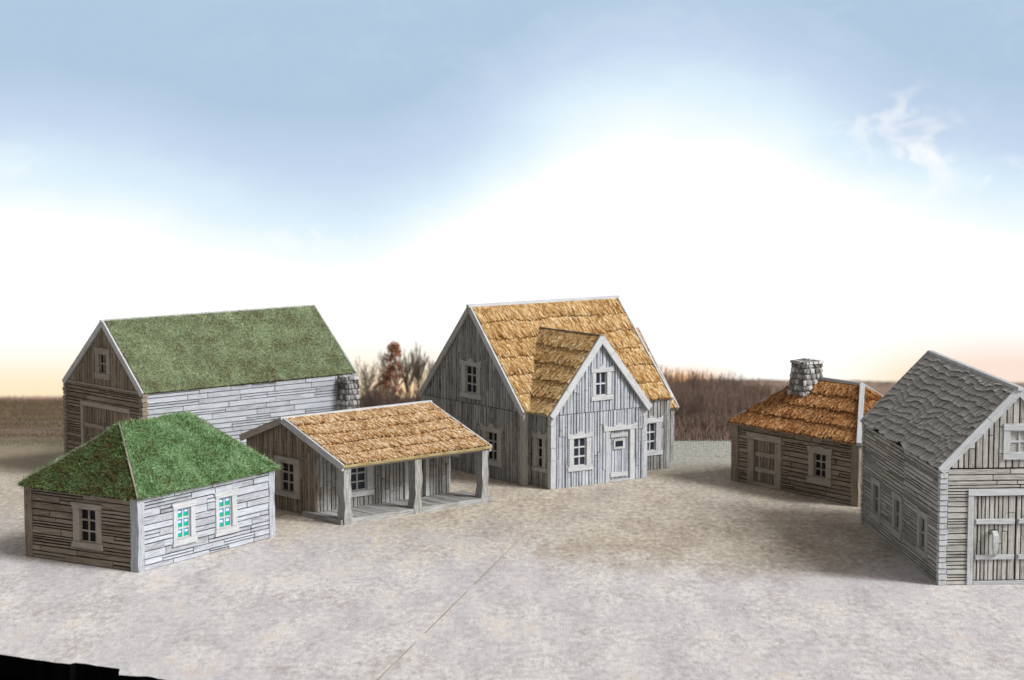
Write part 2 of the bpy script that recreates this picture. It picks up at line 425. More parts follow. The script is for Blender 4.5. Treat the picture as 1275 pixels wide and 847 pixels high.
def boards_h(mb, W, s0, s1, z0, z1, rh, holes=(), jit=.004, gap=.017, lmin=.5, lmax=2.4, wedge=.012, proud=.018):
    z = z0
    while z < z1-.03:
        h = rh*random.uniform(.72, 1.28)
        if z+h > z1-.07: h = z1-z
        hh = [q for q in holes if q[2] < z+h-.01 and q[3] > z+.01]
        hs = [(q[0], q[1]) for q in hh]
        for a, b, c, d in hh:       # what is left of this row above or below an opening
            for lo, hi in ((z, c), (d, z+h)):
                if hi-lo > .03: mb.box(W, max(a, s0), min(b, s1), lo+.004, hi-.006, -DEPTH, .008, ch=.004)
        for a, b in subtract((s0, s1), hs):
            s = a
            while s < b-.01:
                l = random.uniform(lmin, lmax)
                if s+l > b-lmin*.5: l = b-s
                # tall boards now and then split into two thin ones
                parts = [(z, z+h)] if random.random() > .28 or h < rh*.8 else [(z, z+h*.5), (z+h*.5, z+h)]
                for c, d in parts:
                    w = random.uniform(0, wedge)
                    lo, hi = c+gap*.5+random.uniform(0, wedge)*.5, d-gap*.5
                    t = random.uniform(0, proud)
                    P0 = [W(s+gap*.4, lo, -DEPTH), W(s+l-gap*.4, lo+random.uniform(-w, w)*.6, -DEPTH), W(s+l-gap*.4, hi-random.uniform(0, w), -DEPTH), W(s+gap*.4, hi-random.uniform(0, w), -DEPTH)]
                    ch = .006
                    P1 = [W(s+gap*.4+ch, lo+ch, t), W(s+l-gap*.4-ch, lo+ch, t+random.uniform(-jit, jit)), W(s+l-gap*.4-ch, hi-ch-w*.5, t), W(s+gap*.4+ch, hi-ch-random.uniform(0, w)*.5, t)]
                    mb.hexa(P0+P1, l, d-c)
                s += l
        z += h
def boards_v(mb, W, s0, s1, z0, ztop, bw, holes=(), gap=.024, lmin=.5, lmax=2.6, proud=.02):
    s = s0
    while s < s1-.02:
        w = bw*random.uniform(.7, 1.3)
        if s+w > s1-bw*.5: w = s1-s
        hs = [(c, d) for a, b, c, d in holes if a < s+w-.01 and b > s+.01]
        ta, tb = ztop(s), ztop(s+w)
        for c, d in subtract((z0, max(ta, tb)), hs):
            z = c; full = d >= max(ta, tb)-1e-4
            while z < d-.01:
                l = random.uniform(lmin, lmax)
                if z+l > d-lmin*.5: l = d-z
                g = gap*.5; t = random.uniform(0, proud); ch = .006
                last = z+l >= d-1e-4
                za, zb_ = (min(ta, d), min(tb, d)) if (last and full) else (z+l-g, z+l-g)
                xo = random.uniform(-.25, .25)*gap
                a, b = s+g+xo, s+w-g+xo
                if za > z+.01 or zb_ > z+.01:
                    za = max(za, z+.012); zb_ = max(zb_, z+.012)
                    P0 = [W(a, z, -DEPTH), W(a, za, -DEPTH), W(b, zb_, -DEPTH), W(b, z, -DEPTH)]
                    P1 = [W(a+ch, z+.003, t), W(a+ch, za-.003, t), W(b-ch, zb_-.003, t), W(b-ch, z+.003, t)]
                    mb.hexa(P0+P1, l, w)
                z += l
        s += w
def post(fr, name, mat, u0, u1, v0, v1, z0, z1, wav=.02, n=12, mi=0, parent=None, mb=None):
    """a hewn square post with wandering edges"""
    own = mb is None
    if own: mb = MB()
    ring = []
    ph = [random.uniform(0, 9) for _ in range(4)]
    for i in range(n+1):
        z = z0+(z1-z0)*i/n
        w = [wav*mnoise.noise(Vector((z*2.2, ph[k], 0))) for k in range(4)]
        ring.append([fr.p(u0-w[0], v0-w[1], z), fr.p(u1+w[2], v0-w[1], z), fr.p(u1+w[2], v1+w[3], z), fr.p(u0-w[0], v1+w[3], z)])
    sw = [u1-u0, v1-v0, u1-u0, v1-v0]; o = random.uniform(0, 30); tn = random.random()*.6+.2
    for i in range(n):
        L0 = (z1-z0)*i/n; L1 = (z1-z0)*(i+1)/n; acc = 0
        for k in range(4):
            a, b, c, d = ring[i][k], ring[i][(k+1) % 4], ring[i+1][(k+1) % 4], ring[i+1][k]
            mb.face([a, b, c, d], [(L0+o, acc), (L0+o, acc+abs(sw[k])), (L1+o, acc+abs(sw[k])), (L1+o, acc)], tn, mi)
            acc += abs(sw[k])
    for r_ in (ring[0], ring[-1]):
        mb.face(list(r_), [(0, 0), (.2, 0), (.2, .2), (0, .2)], tn, mi)
    if own: return mb.build(name, mat, parent if parent is not None else fr.e)
def prism(mb, W, poly, c0, c1, tone=.5, mi=0):
    """polygon (a,z) extruded from c0 to c1"""
    n = len(poly)
    mb.face([W(a, z, c1) for a, z in poly], [(a+7, z+3) for a, z in poly], tone, mi)
    mb.face([W(a, z, c0) for a, z in poly][::-1], [(a+7, z+3) for a, z in poly][::-1], tone, mi)
    for i in range(n):
        (a, z), (b, y) = poly[i], poly[(i+1) % n]
        l = math.hypot(a-b, z-y)
        mb.face([W(a, z, c0), W(b, y, c0), W(b, y, c1), W(a, z, c1)], [(0, 0), (l, 0), (l, .06), (0, .06)], tone, mi)
def lintel_poly(a0, a1, z0, z1, style):
    h = z1-z0; m = (a0+a1)/2; w = a1-a0
    if style == 'crown':
        return [(a0, z0), (a1, z0), (a1+.01, z1+h*.12), (a1-w*.10, z1-h*.22), (m+w*.20, z1-h*.36), (m+w*.10, z1-h*.05), (m+w*.04, z1+h*.16), (m, z1+h*.36), (m-w*.04, z1+h*.16), (m-w*.10, z1-h*.05), (m-w*.20, z1-h*.36), (a0+w*.10, z1-h*.22), (a0-.01, z1+h*.12)]
    if style == 'flare':
        return [(a0+.06, z0), (a1-.06, z0), (a1, z1), (a0, z1)]
    if style == 'wave':
        return [(a0+.04, z0), (a1-.04, z0), (a1, z1-.02), (a1-w*.2, z1-h*.25), (m, z1), (a0+w*.2, z1-h*.25), (a0, z1-.02)]
    return [(a0, z0), (a1, z0), (a1, z1), (a0, z1)]
def window(fr, W, op, outer, cols, rows, mat, glass, style='flat', sill='flat', fancy=False, label=None, out=.045):
    """op = opening (a0,a1,z0,z1); outer = the same for the surround"""
    a0, a1, z0, z1 = op; A0, A1, Z0, Z1 = outer
    ov = .06 if style != 'flat' or sill == 'wide' else .0
    mb = MB()
    for (p, q) in ((A0+ov, a0), (a1, A1-ov)):
        mb.box(W, p, q, z0-.01, z1+.01, -DEPTH, out, long='b', ch=.008, jit=.004)
    mb.box(W, a0-.02, a1+.02, z1, z1+.03, -DEPTH, out-.012); mb.box(W, a0-.02, a1+.02, z0-.03, z0, -DEPTH, out-.012)
    win = mb.build('window', mat, fr.e)
    mb = MB(); mw = .028 if a1-a0 > .3 else .022     # glazing bars
    for i in range(1, cols):
        c = a0+(a1-a0)*i/cols; mb.box(W, c-mw, c+mw, z0, z1, -DEPTH+.01, -.025, long='b', ch=.004)
    for j in range(1, rows):
        c = z0+(z1-z0)*j/rows; mb.box(W, a0, a1, c-mw, c+mw, -DEPTH+.01, -.022, ch=.004)
    mb.box(W, a0, a0+.03, z0, z1, -DEPTH+.01, -.024, long='b'); mb.box(W, a1-.03, a1, z0, z1, -DEPTH+.01, -.024, long='b')
    mb.box(W, a0, a1, z0, z0+.03, -DEPTH+.01, -.023); mb.box(W, a0, a1, z1-.03, z1, -DEPTH+.01, -.023)
    mb.build('glazing_bar', mat, win)
    mb = MB(); prism(mb, W, lintel_poly(A0, A1, z1+.008, Z1, style), -DEPTH, out+.018, .6); mb.build('lintel', mat, win)
    mb = MB()
    pl = [(A0, Z0), (A1, Z0), (A1-.05, z0-.008), (A0+.05, z0-.008)] if sill == 'flare' else [(A0, Z0), (A1, Z0), (A1, z0-.008), (A0, z0-.008)]
    prism(mb, W, pl, -DEPTH, out+.025, .6); mb.build('sill', mat, win)
    mb = MB()
    if not fancy:
        mb.box(W, a0, a1, z0, z1, -DEPTH, -DEPTH+.025); mb.build('pane', glass, win)
    else:
        mb.box(W, a0, a1, z0, z1, -DEPTH, -DEPTH+.01, mi=3)
        for i in range(cols):
            for j in range(rows):
                p0, p1 = a0+(a1-a0)*i/cols+.03, a0+(a1-a0)*(i+1)/cols-.03
                q0, q1 = z0+(z1-z0)*j/rows+.025, z0+(z1-z0)*(j+1)/rows-.03
                qm = q0+(q1-q0)*.45
                mb.box(W, p0, p1, q0, qm, -DEPTH, -DEPTH+.03, mi=1)
                mb.box(W, p0, p1, qm+.002, q1, -DEPTH, -DEPTH+.03, mi=0)
                mb.box(W, p0+(p1-p0)*.42, p1-(p1-p0)*.06, qm+.03, q1-.05, -DEPTH+.01, -DEPTH+.034, mi=2)
        mb.build('pane', [PBLUE, PGREEN, PWHITE, GLASS_LIT], win)
    if label: win['label'] = label
    return win
def backing(fr, name, pts_list, mat=GROOVE):
    """solid dark core of the building under its boards"""
    mb = MB()
    for pts in pts_list: mb.face([fr.p(*p) for p in pts], [(0, 0)]*len(pts), .5)
    return mb.build(name, mat, fr.e)

class Slope:
    """roof plane: o = lower corner, a = direction along the eave, b = up the slope (3-vectors in u,v,z)"""
    def __init__(s, fr, o, ea, eb):
        s.fr = fr; s.o = Vector(o); s.a = (Vector(ea)-s.o); s.La = s.a.length; s.a.normalize()
        bb = Vector(eb)-s.o; bb = bb-s.a*bb.dot(s.a); s.Lb = bb.length; s.b = bb.normalized()
        n = s.a.cross(s.b); s.n = n if n.z > 0 else -n
    def __call__(s, a, b, c):
        q = s.o+s.a*a+s.b*b+s.n*c; return s.fr.p(q.x, q.y, q.z)
    def loc(s, p):
        q = Vector(p)-s.o; return (q.dot(s.a), q.dot(s.b))
def inside(poly, x, y):
    c = False; n = len(poly)
    for i in range(n):
        (x0, y0), (x1, y1) = poly[i], poly[(i+1) % n]
        if (y0 > y) != (y1 > y) and x < (x1-x0)*(y-y0)/(y1-y0)+x0: c = not c
    return c
def slab(mb, S, poly, c0, c1, mi=0):
    prism(mb, lambda a, b, c: S(a, b, c), poly, c0, c1, .5, mi)
def span(poly, b):
    """range of a inside a convex polygon at height b"""
    xs_ = []
    n = len(poly)
    for i in range(n):
        (x0, y0), (x1, y1) = poly[i], poly[(i+1) % n]
        if (y0 <= b) != (y1 <= b): xs_.append(x0+(x1-x0)*(b-y0)/(y1-y0))
    return (min(xs_), max(xs_)) if len(xs_) > 1 else None
def thatch(mb, S, poly, rows, sw=.021, thick=.09, slant=.0, wavy=.05, seed=0):
    """courses of reed: each course is three overlapping layers of short straws with ragged ends"""
    bs = [p[1] for p in poly]; b0, b1 = min(bs), max(bs); rl = (b1-b0)/rows
    smin, smax = min(p[0] for p in poly), max(p[0] for p in poly)
    eps = .001
    for r_ in range(rows):
        lo = b0+rl*r_
        for layer in range(5):
            a = smin-.05-.3*abs(slant)
            while a < smax+.3*abs(slant):
                w = sw*random.uniform(.7, 1.7)
                wv = wavy*(mnoise.noise(Vector((a*1.1, r_*3.1+seed, 0)))*2.2+mnoise.noise(Vector((a*3.3, r_*2.1+seed, 7))))
                tuft = .06*mnoise.noise(Vector((a*9, r_*5.1+seed, 4)))
                e = lo+wv+tuft+random.uniform(-.04, .05)+rl*.19*layer
                top = e+rl*random.uniform(.30, .46) if layer else e+rl*.45
                top = min(top, b1-eps)
                e = max(e, b0-.03+random.uniform(0, .035))
                a += w*.9
                sl = slant+random.gauss(0, .09)
                sp0 = span(poly, min(max(e, b0+eps), b1-eps))
                if not sp0 or not (sp0[0] <= a <= sp0[1]) or top-e < .04: continue
                tp = top; good = False
                for _ in range(5):
                    spt = span(poly, min(max(tp, b0+eps), b1-eps)); ax_ = a+sl*(tp-e)
                    if spt and spt[0] <= ax_ <= spt[1]: good = True; break
                    tp = e+(tp-e)*.7
                if not good: continue
                # height of the course: thick at its ragged foot, thin at its head
                f0 = min(1, max(0, (e-lo)/rl)); f1 = min(1.2, (tp-lo)/rl)
                th = thick*random.uniform(.65, 1.25)
                h0 = th*(1-.80*f0)+.012*layer*.5+random.uniform(0, .012); h1 = th*(1-.80*min(1, f1))+.004
                q = sl*(tp-e); x0, x1 = a-w*.5, a+w*.5
                P0 = [S(x0, e, h0*.1), S(x0+q, tp, .0), S(x1+q, tp, .0), S(x1, e, h0*.1)]
                P1 = [S(x0+.004, e, h0*.9), S(x0+q, tp, h1), S(x1+q, tp, h1), S(x1-.004, e+random.uniform(-.02, .02), h0)]
                mb.hexa(P0+P1, tp-e, w, end=1 if random.random() < (.62 if layer == 0 else .25) else None)
def shingles(mb, S, poly, rows, sw=.16):
    bs = [p[1] for p in poly]; b0, b1 = min(bs), max(bs); rl = (b1-b0)/rows
    smin, smax = min(p[0] for p in poly), max(p[0] for p in poly)
    for r_ in range(rows):
        a = smin; grp = 0
        while a < smax-.02:
            w = sw*random.uniform(.6, 1.35); w = min(w, smax-a)
            wv = .17*mnoise.noise(Vector((a*.8, r_*.22, 2)))+.06*mnoise.noise(Vector((a*2.2, r_*.6, 5)))
            if random.random() < .4: grp = random.uniform(-.035, .035)
            e = b0+rl*r_+wv+grp
            e = max(e, b0-.05+random.uniform(0, .03)); tp = min(e+rl*1.55, b1)
            h = .115+random.uniform(-.03, .02)
            sg = .011; P0 = [S(a+sg, e, h-.08), S(a+sg, tp, -.01), S(a+w-sg, tp, -.01), S(a+w-sg, e, h-.08)]
            P1 = [S(a+sg, e, h), S(a+sg, tp, .01), S(a+w-sg, tp, .01), S(a+w-sg, e+random.uniform(-.008, .008), h)]
            if tp-e > .05: mb.hexa(P0+P1, tp-e, w, end=1)
            a += w
def turf(name, slopes, mat, density, lmin, lmax, lean, parent, wdt=.012, seed=1, clump=0.0):
    """blades of flocked grass over roof slopes as one mesh"""
    rg = np.random.default_rng(seed); VV = []; TT = []
    for S, poly in slopes:
        xs_ = [p[0] for p in poly]; ys_ = [p[1] for p in poly]
        area = (max(xs_)-min(xs_))*(max(ys_)-min(ys_)); n = int(area*density)
        A = rg.uniform(min(xs_)-.03, max(xs_)+.03, n); Bq = rg.uniform(min(ys_)-.03, max(ys_)+.02, n)
        ok = np.zeros(n, bool); j = len(poly)-1
        for i in range(len(poly)):
            (x0, y0), (x1, y1) = poly[i], poly[j]
            if y0 != y1:
                cnd = ((y0 > Bq) != (y1 > Bq)) & (A < (x1-x0)*(Bq-y0)/(y1-y0)+x0); ok ^= cnd
            j = i
        A = A[ok]; Bq = Bq[ok]; n = len(A)
        L = rg.uniform(lmin, lmax, n)
        pat = np.array([mnoise.noise(Vector((a*1.5, b*1.5, seed))) for a, b in zip(A[::1], Bq[::1])]) if clump else 0
        L = L*(1+clump*pat)
        o = np.array(S.fr.p(*S.o)); fa = np.array(S.fr.p(*S.a)); fb = np.array(S.fr.p(*S.b)); fn = np.array(S.fr.p(*S.n))
        base = o+A[:, None]*fa+Bq[:, None]*fb+fn*.03
        ang = rg.uniform(0, 2*np.pi, n)
        dirv = (np.cos(ang)*lean)[:, None]*fa+((np.sin(ang)*lean)-lean*.35)[:, None]*fb+fn*rg.uniform(.25, 1.0, n)[:, None]
        dirv /= np.linalg.norm(dirv, axis=1)[:, None]
        side = np.cross(dirv, rg.normal(size=(n, 3))); side /= np.linalg.norm(side, axis=1)[:, None]
        w = wdt*rg.uniform(.6, 1.4, n)[:, None]
        mid = base+dirv*(L*.55)[:, None]; tip = base+dirv*L[:, None]+fb*(-.25*L)[:, None]*rg.uniform(0, 1, n)[:, None]
        VV.append(np.stack([base-side*w, base+side*w, mid+side*w*.8, mid-side*w*.8, mid-side*w*.8, mid+side*w*.8, tip+side*w*.15, tip-side*w*.15], 1).reshape(-1, 3))
        TT.append(np.repeat(rg.uniform(0, 1, n), 2))
    V = np.concatenate(VV); F = np.arange(len(V)).reshape(-1, 4)
    return np_mesh(name, V, F, mat, np.concatenate(TT), parent)
def trim_along(mb, S, p, q, w, c0, c1, tone=.7, side=0):
    """board along a roof edge from p to q (slope coordinates)"""
    p = Vector(p); q = Vector(q); d = q-p; L = d.length; d.normalize(); n = Vector((-d.y, d.x))
    T = lambda a, b, c: S(*(p+d*a+n*b), c)
    s = 0
    while s < L-.01:
        l = random.uniform(1.0, 2.3)
        if s+l > L-.6: l = L-s
        mb.box(T, s+.004, s+l-.004, -w/2+side*w/2, w/2+side*w/2, c0, c1, tone=random.uniform(.4, 1), ch=.006, jit=.004)
        s += l
def stones(mb, T, a0, a1, b0, b1, size, taper=None, out=.05):
    """rough field stones over one face; T(a,b,c)"""
    nb = max(2, round((b1-b0)/size)); b = b0
    for j in range(nb):
        h = (b1-b0)/nb; a = a0-random.uniform(0, size*.4)
        k = taper((j+.5)/nb) if taper else 1
        while a < a1-.02:
            w = size*random.uniform(.7, 1.6)
            x0, x1 = max(a, a0), min(a+w, a1)
            if x1-x0 > .04:
                m = (a0+a1)/2
                cx, cy = (x0+x1)/2, b+h*j*0+h/2
                n = 9; ph = random.uniform(0, 6); ring = []; ring2 = []
                dep = out*random.uniform(.5, 1.3); tn = random.random()
                jr = [random.uniform(.86, 1.12) for _ in range(n)]
                for i in range(n):
                    g = ph+2*math.pi*i/n; ex = math.copysign(abs(math.cos(g))**.6, math.cos(g)); ey = math.copysign(abs(math.sin(g))**.6, math.sin(g))
                    rx, ry = (x1-x0)/2*jr[i], h/2*jr[i]*random.uniform(.95, 1.1)
                    ax, ay_ = cx+ex*rx, cy+ey*ry
                    ring.append(T(m+(ax-m)*k, ay_, -.02)); ring2.append(T(m+(cx+ex*rx*.72-m)*k, cy+ey*ry*.70, dep*random.uniform(.7, 1.1)))
                top = T(m+(cx-m)*k, cy, dep*1.15)
                for i in range(n):
                    j2 = (i+1) % n
                    mb.face([ring[i], ring[j2], ring2[j2], ring2[i]], [(0, 0)]*4, tn)
                    mb.face([ring2[i], ring2[j2], top], [(0, 0)]*3, tn)
            a += w
        b += h
def chimney(fr, name, parent, u0, u1, v0, v1, z0, z1, tu0, tu1, tv0, tv1, size):
    """tapering stone stack: bottom rectangle to top rectangle"""
    mb = MB()
    def q(f): return (u0+(tu0-u0)*f, u1+(tu1-u1)*f, v0+(tv0-v0)*f, v1+(tv1-v1)*f)
    def corner(i, f):
        a, b, c, d = q(f); return [(a, c), (b, c), (b, d), (a, d)][i]
    H = z1-z0
    lo = [fr.p(*corner(i, 0), z0) for i in range(4)]; hi = [fr.p(*corner(i, 1), z1) for i in range(4)]
    for i in range(4):
        j = (i+1) % 4; mb.face([lo[i], lo[j], hi[j], hi[i]], [(0, 0)]*4, .1)
    mb.face(hi, [(0, 0)]*4, .3)
    nrm = [(0, -1), (1, 0), (0, 1), (-1, 0)]
    for i in range(4):
        j = (i+1) % 4
        def T(a, b, c, i=i, j=j):
            f = (b-z0)/H; p0 = Vector(corner(i, f)); p1 = Vector(corner(j, f)); p = p0.lerp(p1, a)
            return fr.p(p.x+nrm[i][0]*c, p.y+nrm[i][1]*c, b)
        ln = (Vector(corner(i, .5))-Vector(corner(j, .5))).length
        # work in metres along the face
        T2 = lambda a, b, c, T=T, ln=ln: T(a/ln, b, c)
        stones(mb, T2, -.02, ln+.02, z0, z1, size)
    # cap stones round the rim
    for i in range(4):
        j = (i+1) % 4; p0 = Vector(corner(i, 1)); p1 = Vector(corner(j, 1)); L = (p1-p0).length; d = (p1-p0)/L; s = 0
        while s < L-.03:
            l = min(random.uniform(.14, .26), L-s); c = p0+d*(s+l/2)
            T3 = lambda a, b, cc, c=c: fr.p(c.x+a, c.y+b, z1-.05+cc)
            hw = l/2
            mb.box(T3, -hw*1.0, hw*1.0, -hw, hw, 0, random.uniform(.06, .11), ch=.02, jit=.015)
            s += l
    return mb.build(name, STONE, parent)
def rakes(fr, S, La, Lb, mat, w=.10, face=.14, thick=.10, parent=None, left=True, right=True, name='rake_board'):
    for flag, a in ((left, 0), (right, La)):
        if not flag: continue
        mb = MB(); trim_along(mb, S, (a, -.01), (a, Lb), w, -face, thick, side=(-1 if a == 0 else 1)*.6)
        mb.build(name, mat, parent if parent is not None else fr.e)

# ================================================================== 1 turf-roofed long barn (far left)
random.seed(11)
fr = Frame('turf_roofed_barn', -12.63, 73.129, 41.909, 1)
tag(fr.e, 'long grey timber barn with short olive turf roof and stone chimney at its far end', 'building')
L, Wd, Hw, Ha, rv, HwL = 9.13, 5.178, 3.19, 5.476, 2.50, 3.17
def gtop(v): return Hw+(Ha-Hw)*v/rv if v < rv else HwL+(Ha-HwL)*(Wd-v)/(Wd-rv)
D_ = DEPTH
backing(fr, 'wall_core', [[(D_, D_, 0), (D_, Wd-D_, 0), (D_, Wd-D_, HwL), (D_, rv, Ha-.12), (D_, D_, Hw)], [(D_, D_, 0), (L-D_, D_, 0), (L-D_, D_, Hw), (D_, D_, Hw)],
    [(L-D_, D_, 0), (L-D_, Wd-D_, 0), (L-D_, Wd-D_, HwL), (L-D_, rv, Ha-.12), (L-D_, D_, Hw)], [(D_, Wd-D_, 0), (L-D_, Wd-D_, 0), (L-D_, Wd-D_, HwL), (D_, Wd-D_, HwL)]])
Wg = Wall(fr, (0, 0), (0, 1), (-1, 0)); Wf = Wall(fr, (0, 0), (1, 0), (0, -1)); We = Wall(fr, (L, 0), (0, 1), (1, 0)); Wb = Wall(fr, (0, Wd), (1, 0), (0, 1))
mb = MB(); boards_h(mb, Wg, .14, Wd-.14, 0, 3.12, .15, [(.95, 3.98, 0, 2.42)]); mb.build('gable_wall', WOOD_SHADED, fr.e)
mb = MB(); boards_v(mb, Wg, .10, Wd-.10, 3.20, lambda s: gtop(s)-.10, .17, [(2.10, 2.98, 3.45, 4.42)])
mb.build('gable_boarding', WOOD_SHADED, fr.e)
mb = MB(); mb.box(Wg, 0, Wd, 3.12, 3.20, -.05, .05, long='a'); mb.build('tie_beam', SHADE_TRIM_BROWN, fr.e)
mb = MB(); boards_h(mb, Wf, .14, L-.14, 0, Hw, .165, wedge=.008, lmin=.8, lmax=2.2); mb.build('long_wall', WOOD_LIT, fr.e)
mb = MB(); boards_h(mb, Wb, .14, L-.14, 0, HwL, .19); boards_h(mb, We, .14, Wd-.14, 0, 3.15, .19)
boards_v(mb, We, .1, Wd-.1, 3.15, lambda s: gtop(s)-.1, .2); mb.build('back_wall', WOOD_SHADED, fr.e)
def log_corner(fr, u, v, su, sv, H, rh, mat, parent=None):
    """stacked log ends at a corner, alternately long and short"""
    mb = MB(); z = 0; k = 0
    while z < H-.04:
        h = min(rh*random.uniform(.92, 1.08), H-z); e = .07 if k % 2 else .045; o = .10 if k % 2 else .13
        T = lambda a, b, c: fr.p(a, b, c)
        mb.box(T, min(u-su*e, u+su*o*1.4), max(u-su*e, u+su*o*1.4), min(v-sv*.06, v+sv*.15), max(v-sv*.06, v+sv*.15), z+.012, z+h-.012, tone=random.uniform(.4, 1), jit=.008)
        z += h; k += 1
    return mb.build('log_ends', mat, parent or fr.e)
for (u, v, su, sv, mt) in ((0, 0, 1, 1, WOOD_SHADED), (0, Wd, 1, -1, WOOD_SHADED), (L, 0, -1, 1, WOOD_LIT), (L, Wd, -1, -1, WOOD_SHADED)):
    log_corner(fr, u, v, su, sv, 3.15, .15, mt)
window(fr, Wg, (2.30, 2.76, 3.63, 4.30), (2.05, 3.02, 3.43, 4.52), 2, 2, SHADE_TRIM_BROWN, GLASS)
def barn_doors(fr, W, a0, a1, h, mat, mat2, fw=.16, battens=((1.62, 1.78), (.70, .86)), handle=False, nm='barn_door'):
    mb = MB(); mb.box(W, a0-fw, a0, 0, h+.005, -DEPTH, .05, long='b', ch=.008); mb.box(W, a1, a1+fw, 0, h+.005, -DEPTH, .05, long='b', ch=.008)
    mb.box(W, a0-fw, a1+fw, h+.008, h+fw+.02, -DEPTH, .055, ch=.008); mb.box(W, a0+.002, a1-.002, 0, .10, -DEPTH, .045, ch=.008)
    mb.build('door_frame', mat2, fr.e)
    m = (a0+a1)/2; hs = []
    for k, (p, q) in enumerate(((a0+.012, m-.014), (m+.014, a1-.012))):
        mb = MB(); Wi = lambda a, z, c: W(a, z, c-.035)
        boards_v(mb, Wi, p, q, .12, lambda s: h-.02, .125, lmin=.8, lmax=3, proud=.012)
        d = mb.build(nm, mat, fr.e); hs.append(d)
        for z0, z1 in battens:
            mb = MB(); mb.box(W, p+.05, q-.02, z0, z1, -.03, .035, ch=.01, jit=.006); mb.build('batten', mat2, d)
    return hs
barn_doors(fr, Wg, .95+.0, 3.90, 2.36, WOOD_SHADED, SHADE_TRIM_BROWN)
# roof
o = .06
S1 = Slope(fr, (-o, -.05, Hw-.045), (L+o, -.05, Hw-.045), (-o, rv, Ha)); S2 = Slope(fr, (-o, Wd+.06, HwL-.05), (L+o, Wd+.06, HwL-.05), (-o, rv, Ha))
mb = MB()
for S in (S1, S2): slab(mb, S, [(0, 0), (S.La, 0), (S.La, S.Lb), (0, S.Lb)], -.05, .03)
roof = mb.build('roof', SOIL, fr.e)
turf('turf', [(S, [(.10, .0), (S.La-.06, .0), (S.La-.06, S.Lb), (.10, S.Lb)]) for S in (S1, S2)], TURF_OLIVE, 4200, .03, .08, 1.2, roof, .008, 3)
for S in (S1, S2): rakes(fr, S, S.La, S.Lb, WOOD_TRIM, .075, .15, .05, roof)
mb = MB(); T = lambda a, b, c: fr.p(a, rv+b, Ha+c); mb.box(T, -o-.05, L+o+.05, -.05, .05, -.02, .035, tone=.9); mb.build('ridge_board', WOOD_TRIM, roof)
chimney(fr, 'chimney', fr.e, 8.22, 8.82, -.80, .02, 0, 3.05, 8.40, 8.84, -.56, .02, .20)

# ================================================================== 2 green turf hut (front left)
random.seed(22)
fr = Frame('turf_roofed_hut', -10.347, 58.726, 58.045, 1)
tag(fr.e, 'low plank hut with shaggy bright green turf roof and blue-green window panes', 'building')
L, Wd, Hw, Ha, oe = 5.987, 4.202, 2.09, 3.74, .13
backing(fr, 'wall_core', [[(D_, D_, 0), (D_, Wd-D_, 0), (D_, Wd-D_, Hw), (D_, D_, Hw)], [(D_, D_, 0), (L-D_, D_, 0), (L-D_, D_, Hw), (D_, D_, Hw)],
    [(L-D_, D_, 0), (L-D_, Wd-D_, 0), (L-D_, Wd-D_, Hw), (L-D_, D_, Hw)], [(D_, Wd-D_, 0), (L-D_, Wd-D_, 0), (L-D_, Wd-D_, Hw), (D_, Wd-D_, Hw)]])
Wg = Wall(fr, (0, 0), (0, 1), (-1, 0)); Wf = Wall(fr, (0, 0), (1, 0), (0, -1)); We = Wall(fr, (L, 0), (0, 1), (1, 0)); Wb = Wall(fr, (0, Wd), (1, 0), (0, 1))
kw = dict(wedge=.016, gap=.018, lmin=.5, lmax=2.2, proud=.03)
mb = MB(); boards_h(mb, Wg, .2, Wd-.2, 0, Hw, .175, [(1.36, 2.32, .56, 1.68)], **kw); mb.build('short_wall', WOOD_SHADED, fr.e)
mb = MB(); boards_h(mb, Wf, .2, L-.2, 0, Hw, .175, [(1.47, 2.38, .56, 1.62), (3.32, 4.22, .54, 1.66)], **kw); mb.build('long_wall', WOOD_LIT, fr.e)
mb = MB(); boards_h(mb, Wb, .2, L-.2, 0, Hw, .2, **kw); boards_h(mb, We, .2, Wd-.2, 0, Hw, .2, **kw); mb.build('back_wall', WOOD_LIT, fr.e)
for (u, v, mt) in ((-.04, -.04, WOOD_LIT), (-.04, Wd-.22, WOOD_SHADED), (L-.22, -.04, WOOD_LIT), (L-.22, Wd-.22, WOOD_LIT)):
    post(fr, 'corner_post', mt, u, u+.27, v, v+.27, 0, Hw-.01, .035, 16)
window(fr, Wg, (1.53, 2.14, .66, 1.60), (1.27, 2.45, .48, 1.76), 2, 3, SHADE_TRIM_BROWN, GLASS, 'flare', 'flare')
window(fr, Wf, (1.63, 2.20, .66, 1.52), (1.39, 2.46, .48, 1.70), 2, 3, WOOD_TRIM, GLASS_LIT, 'flare', 'flare', True, 'window with blue and green panes nearest the corner')
window(fr, Wf, (3.46, 4.04, .66, 1.56), (3.24, 4.34, .46, 1.74), 2, 3, WOOD_TRIM, GLASS_LIT, 'flare', 'flare', True, 'window with blue and green panes towards the far end')
rA = (1.55, 2.02, Ha); rB = (L-1.45, 2.02, Ha)
c = [(-oe, -oe, Hw-.02), (L+oe, -oe, Hw-.02), (L+oe, Wd+oe, Hw-.02), (-oe, Wd+oe, Hw-.02)]
faces = [(c[0], c[1], rB, rA), (c[1], c[2], rB), (c[2], c[3], rA, rB), (c[3], c[0], rA)]
mb = MB(); sl = []
for fc_ in faces:
    S = Slope(fr, fc_[0], fc_[1], fc_[2]); poly = [S.loc(p) for p in fc_]; sl.append((S, poly)); slab(mb, S, poly, -.03, .03)
mb.face([fr.p(*p) for p in c], [(0, 0)]*4, .5)
roof = mb.build('roof', SOIL, fr.e)
turf('turf', sl[3:], TURF_SHADY, 3600, .05, .17, 1.15, roof, .008, 19, .8)['label'] = 'browner turf with bare soil showing and shade painted in, on the end slope'
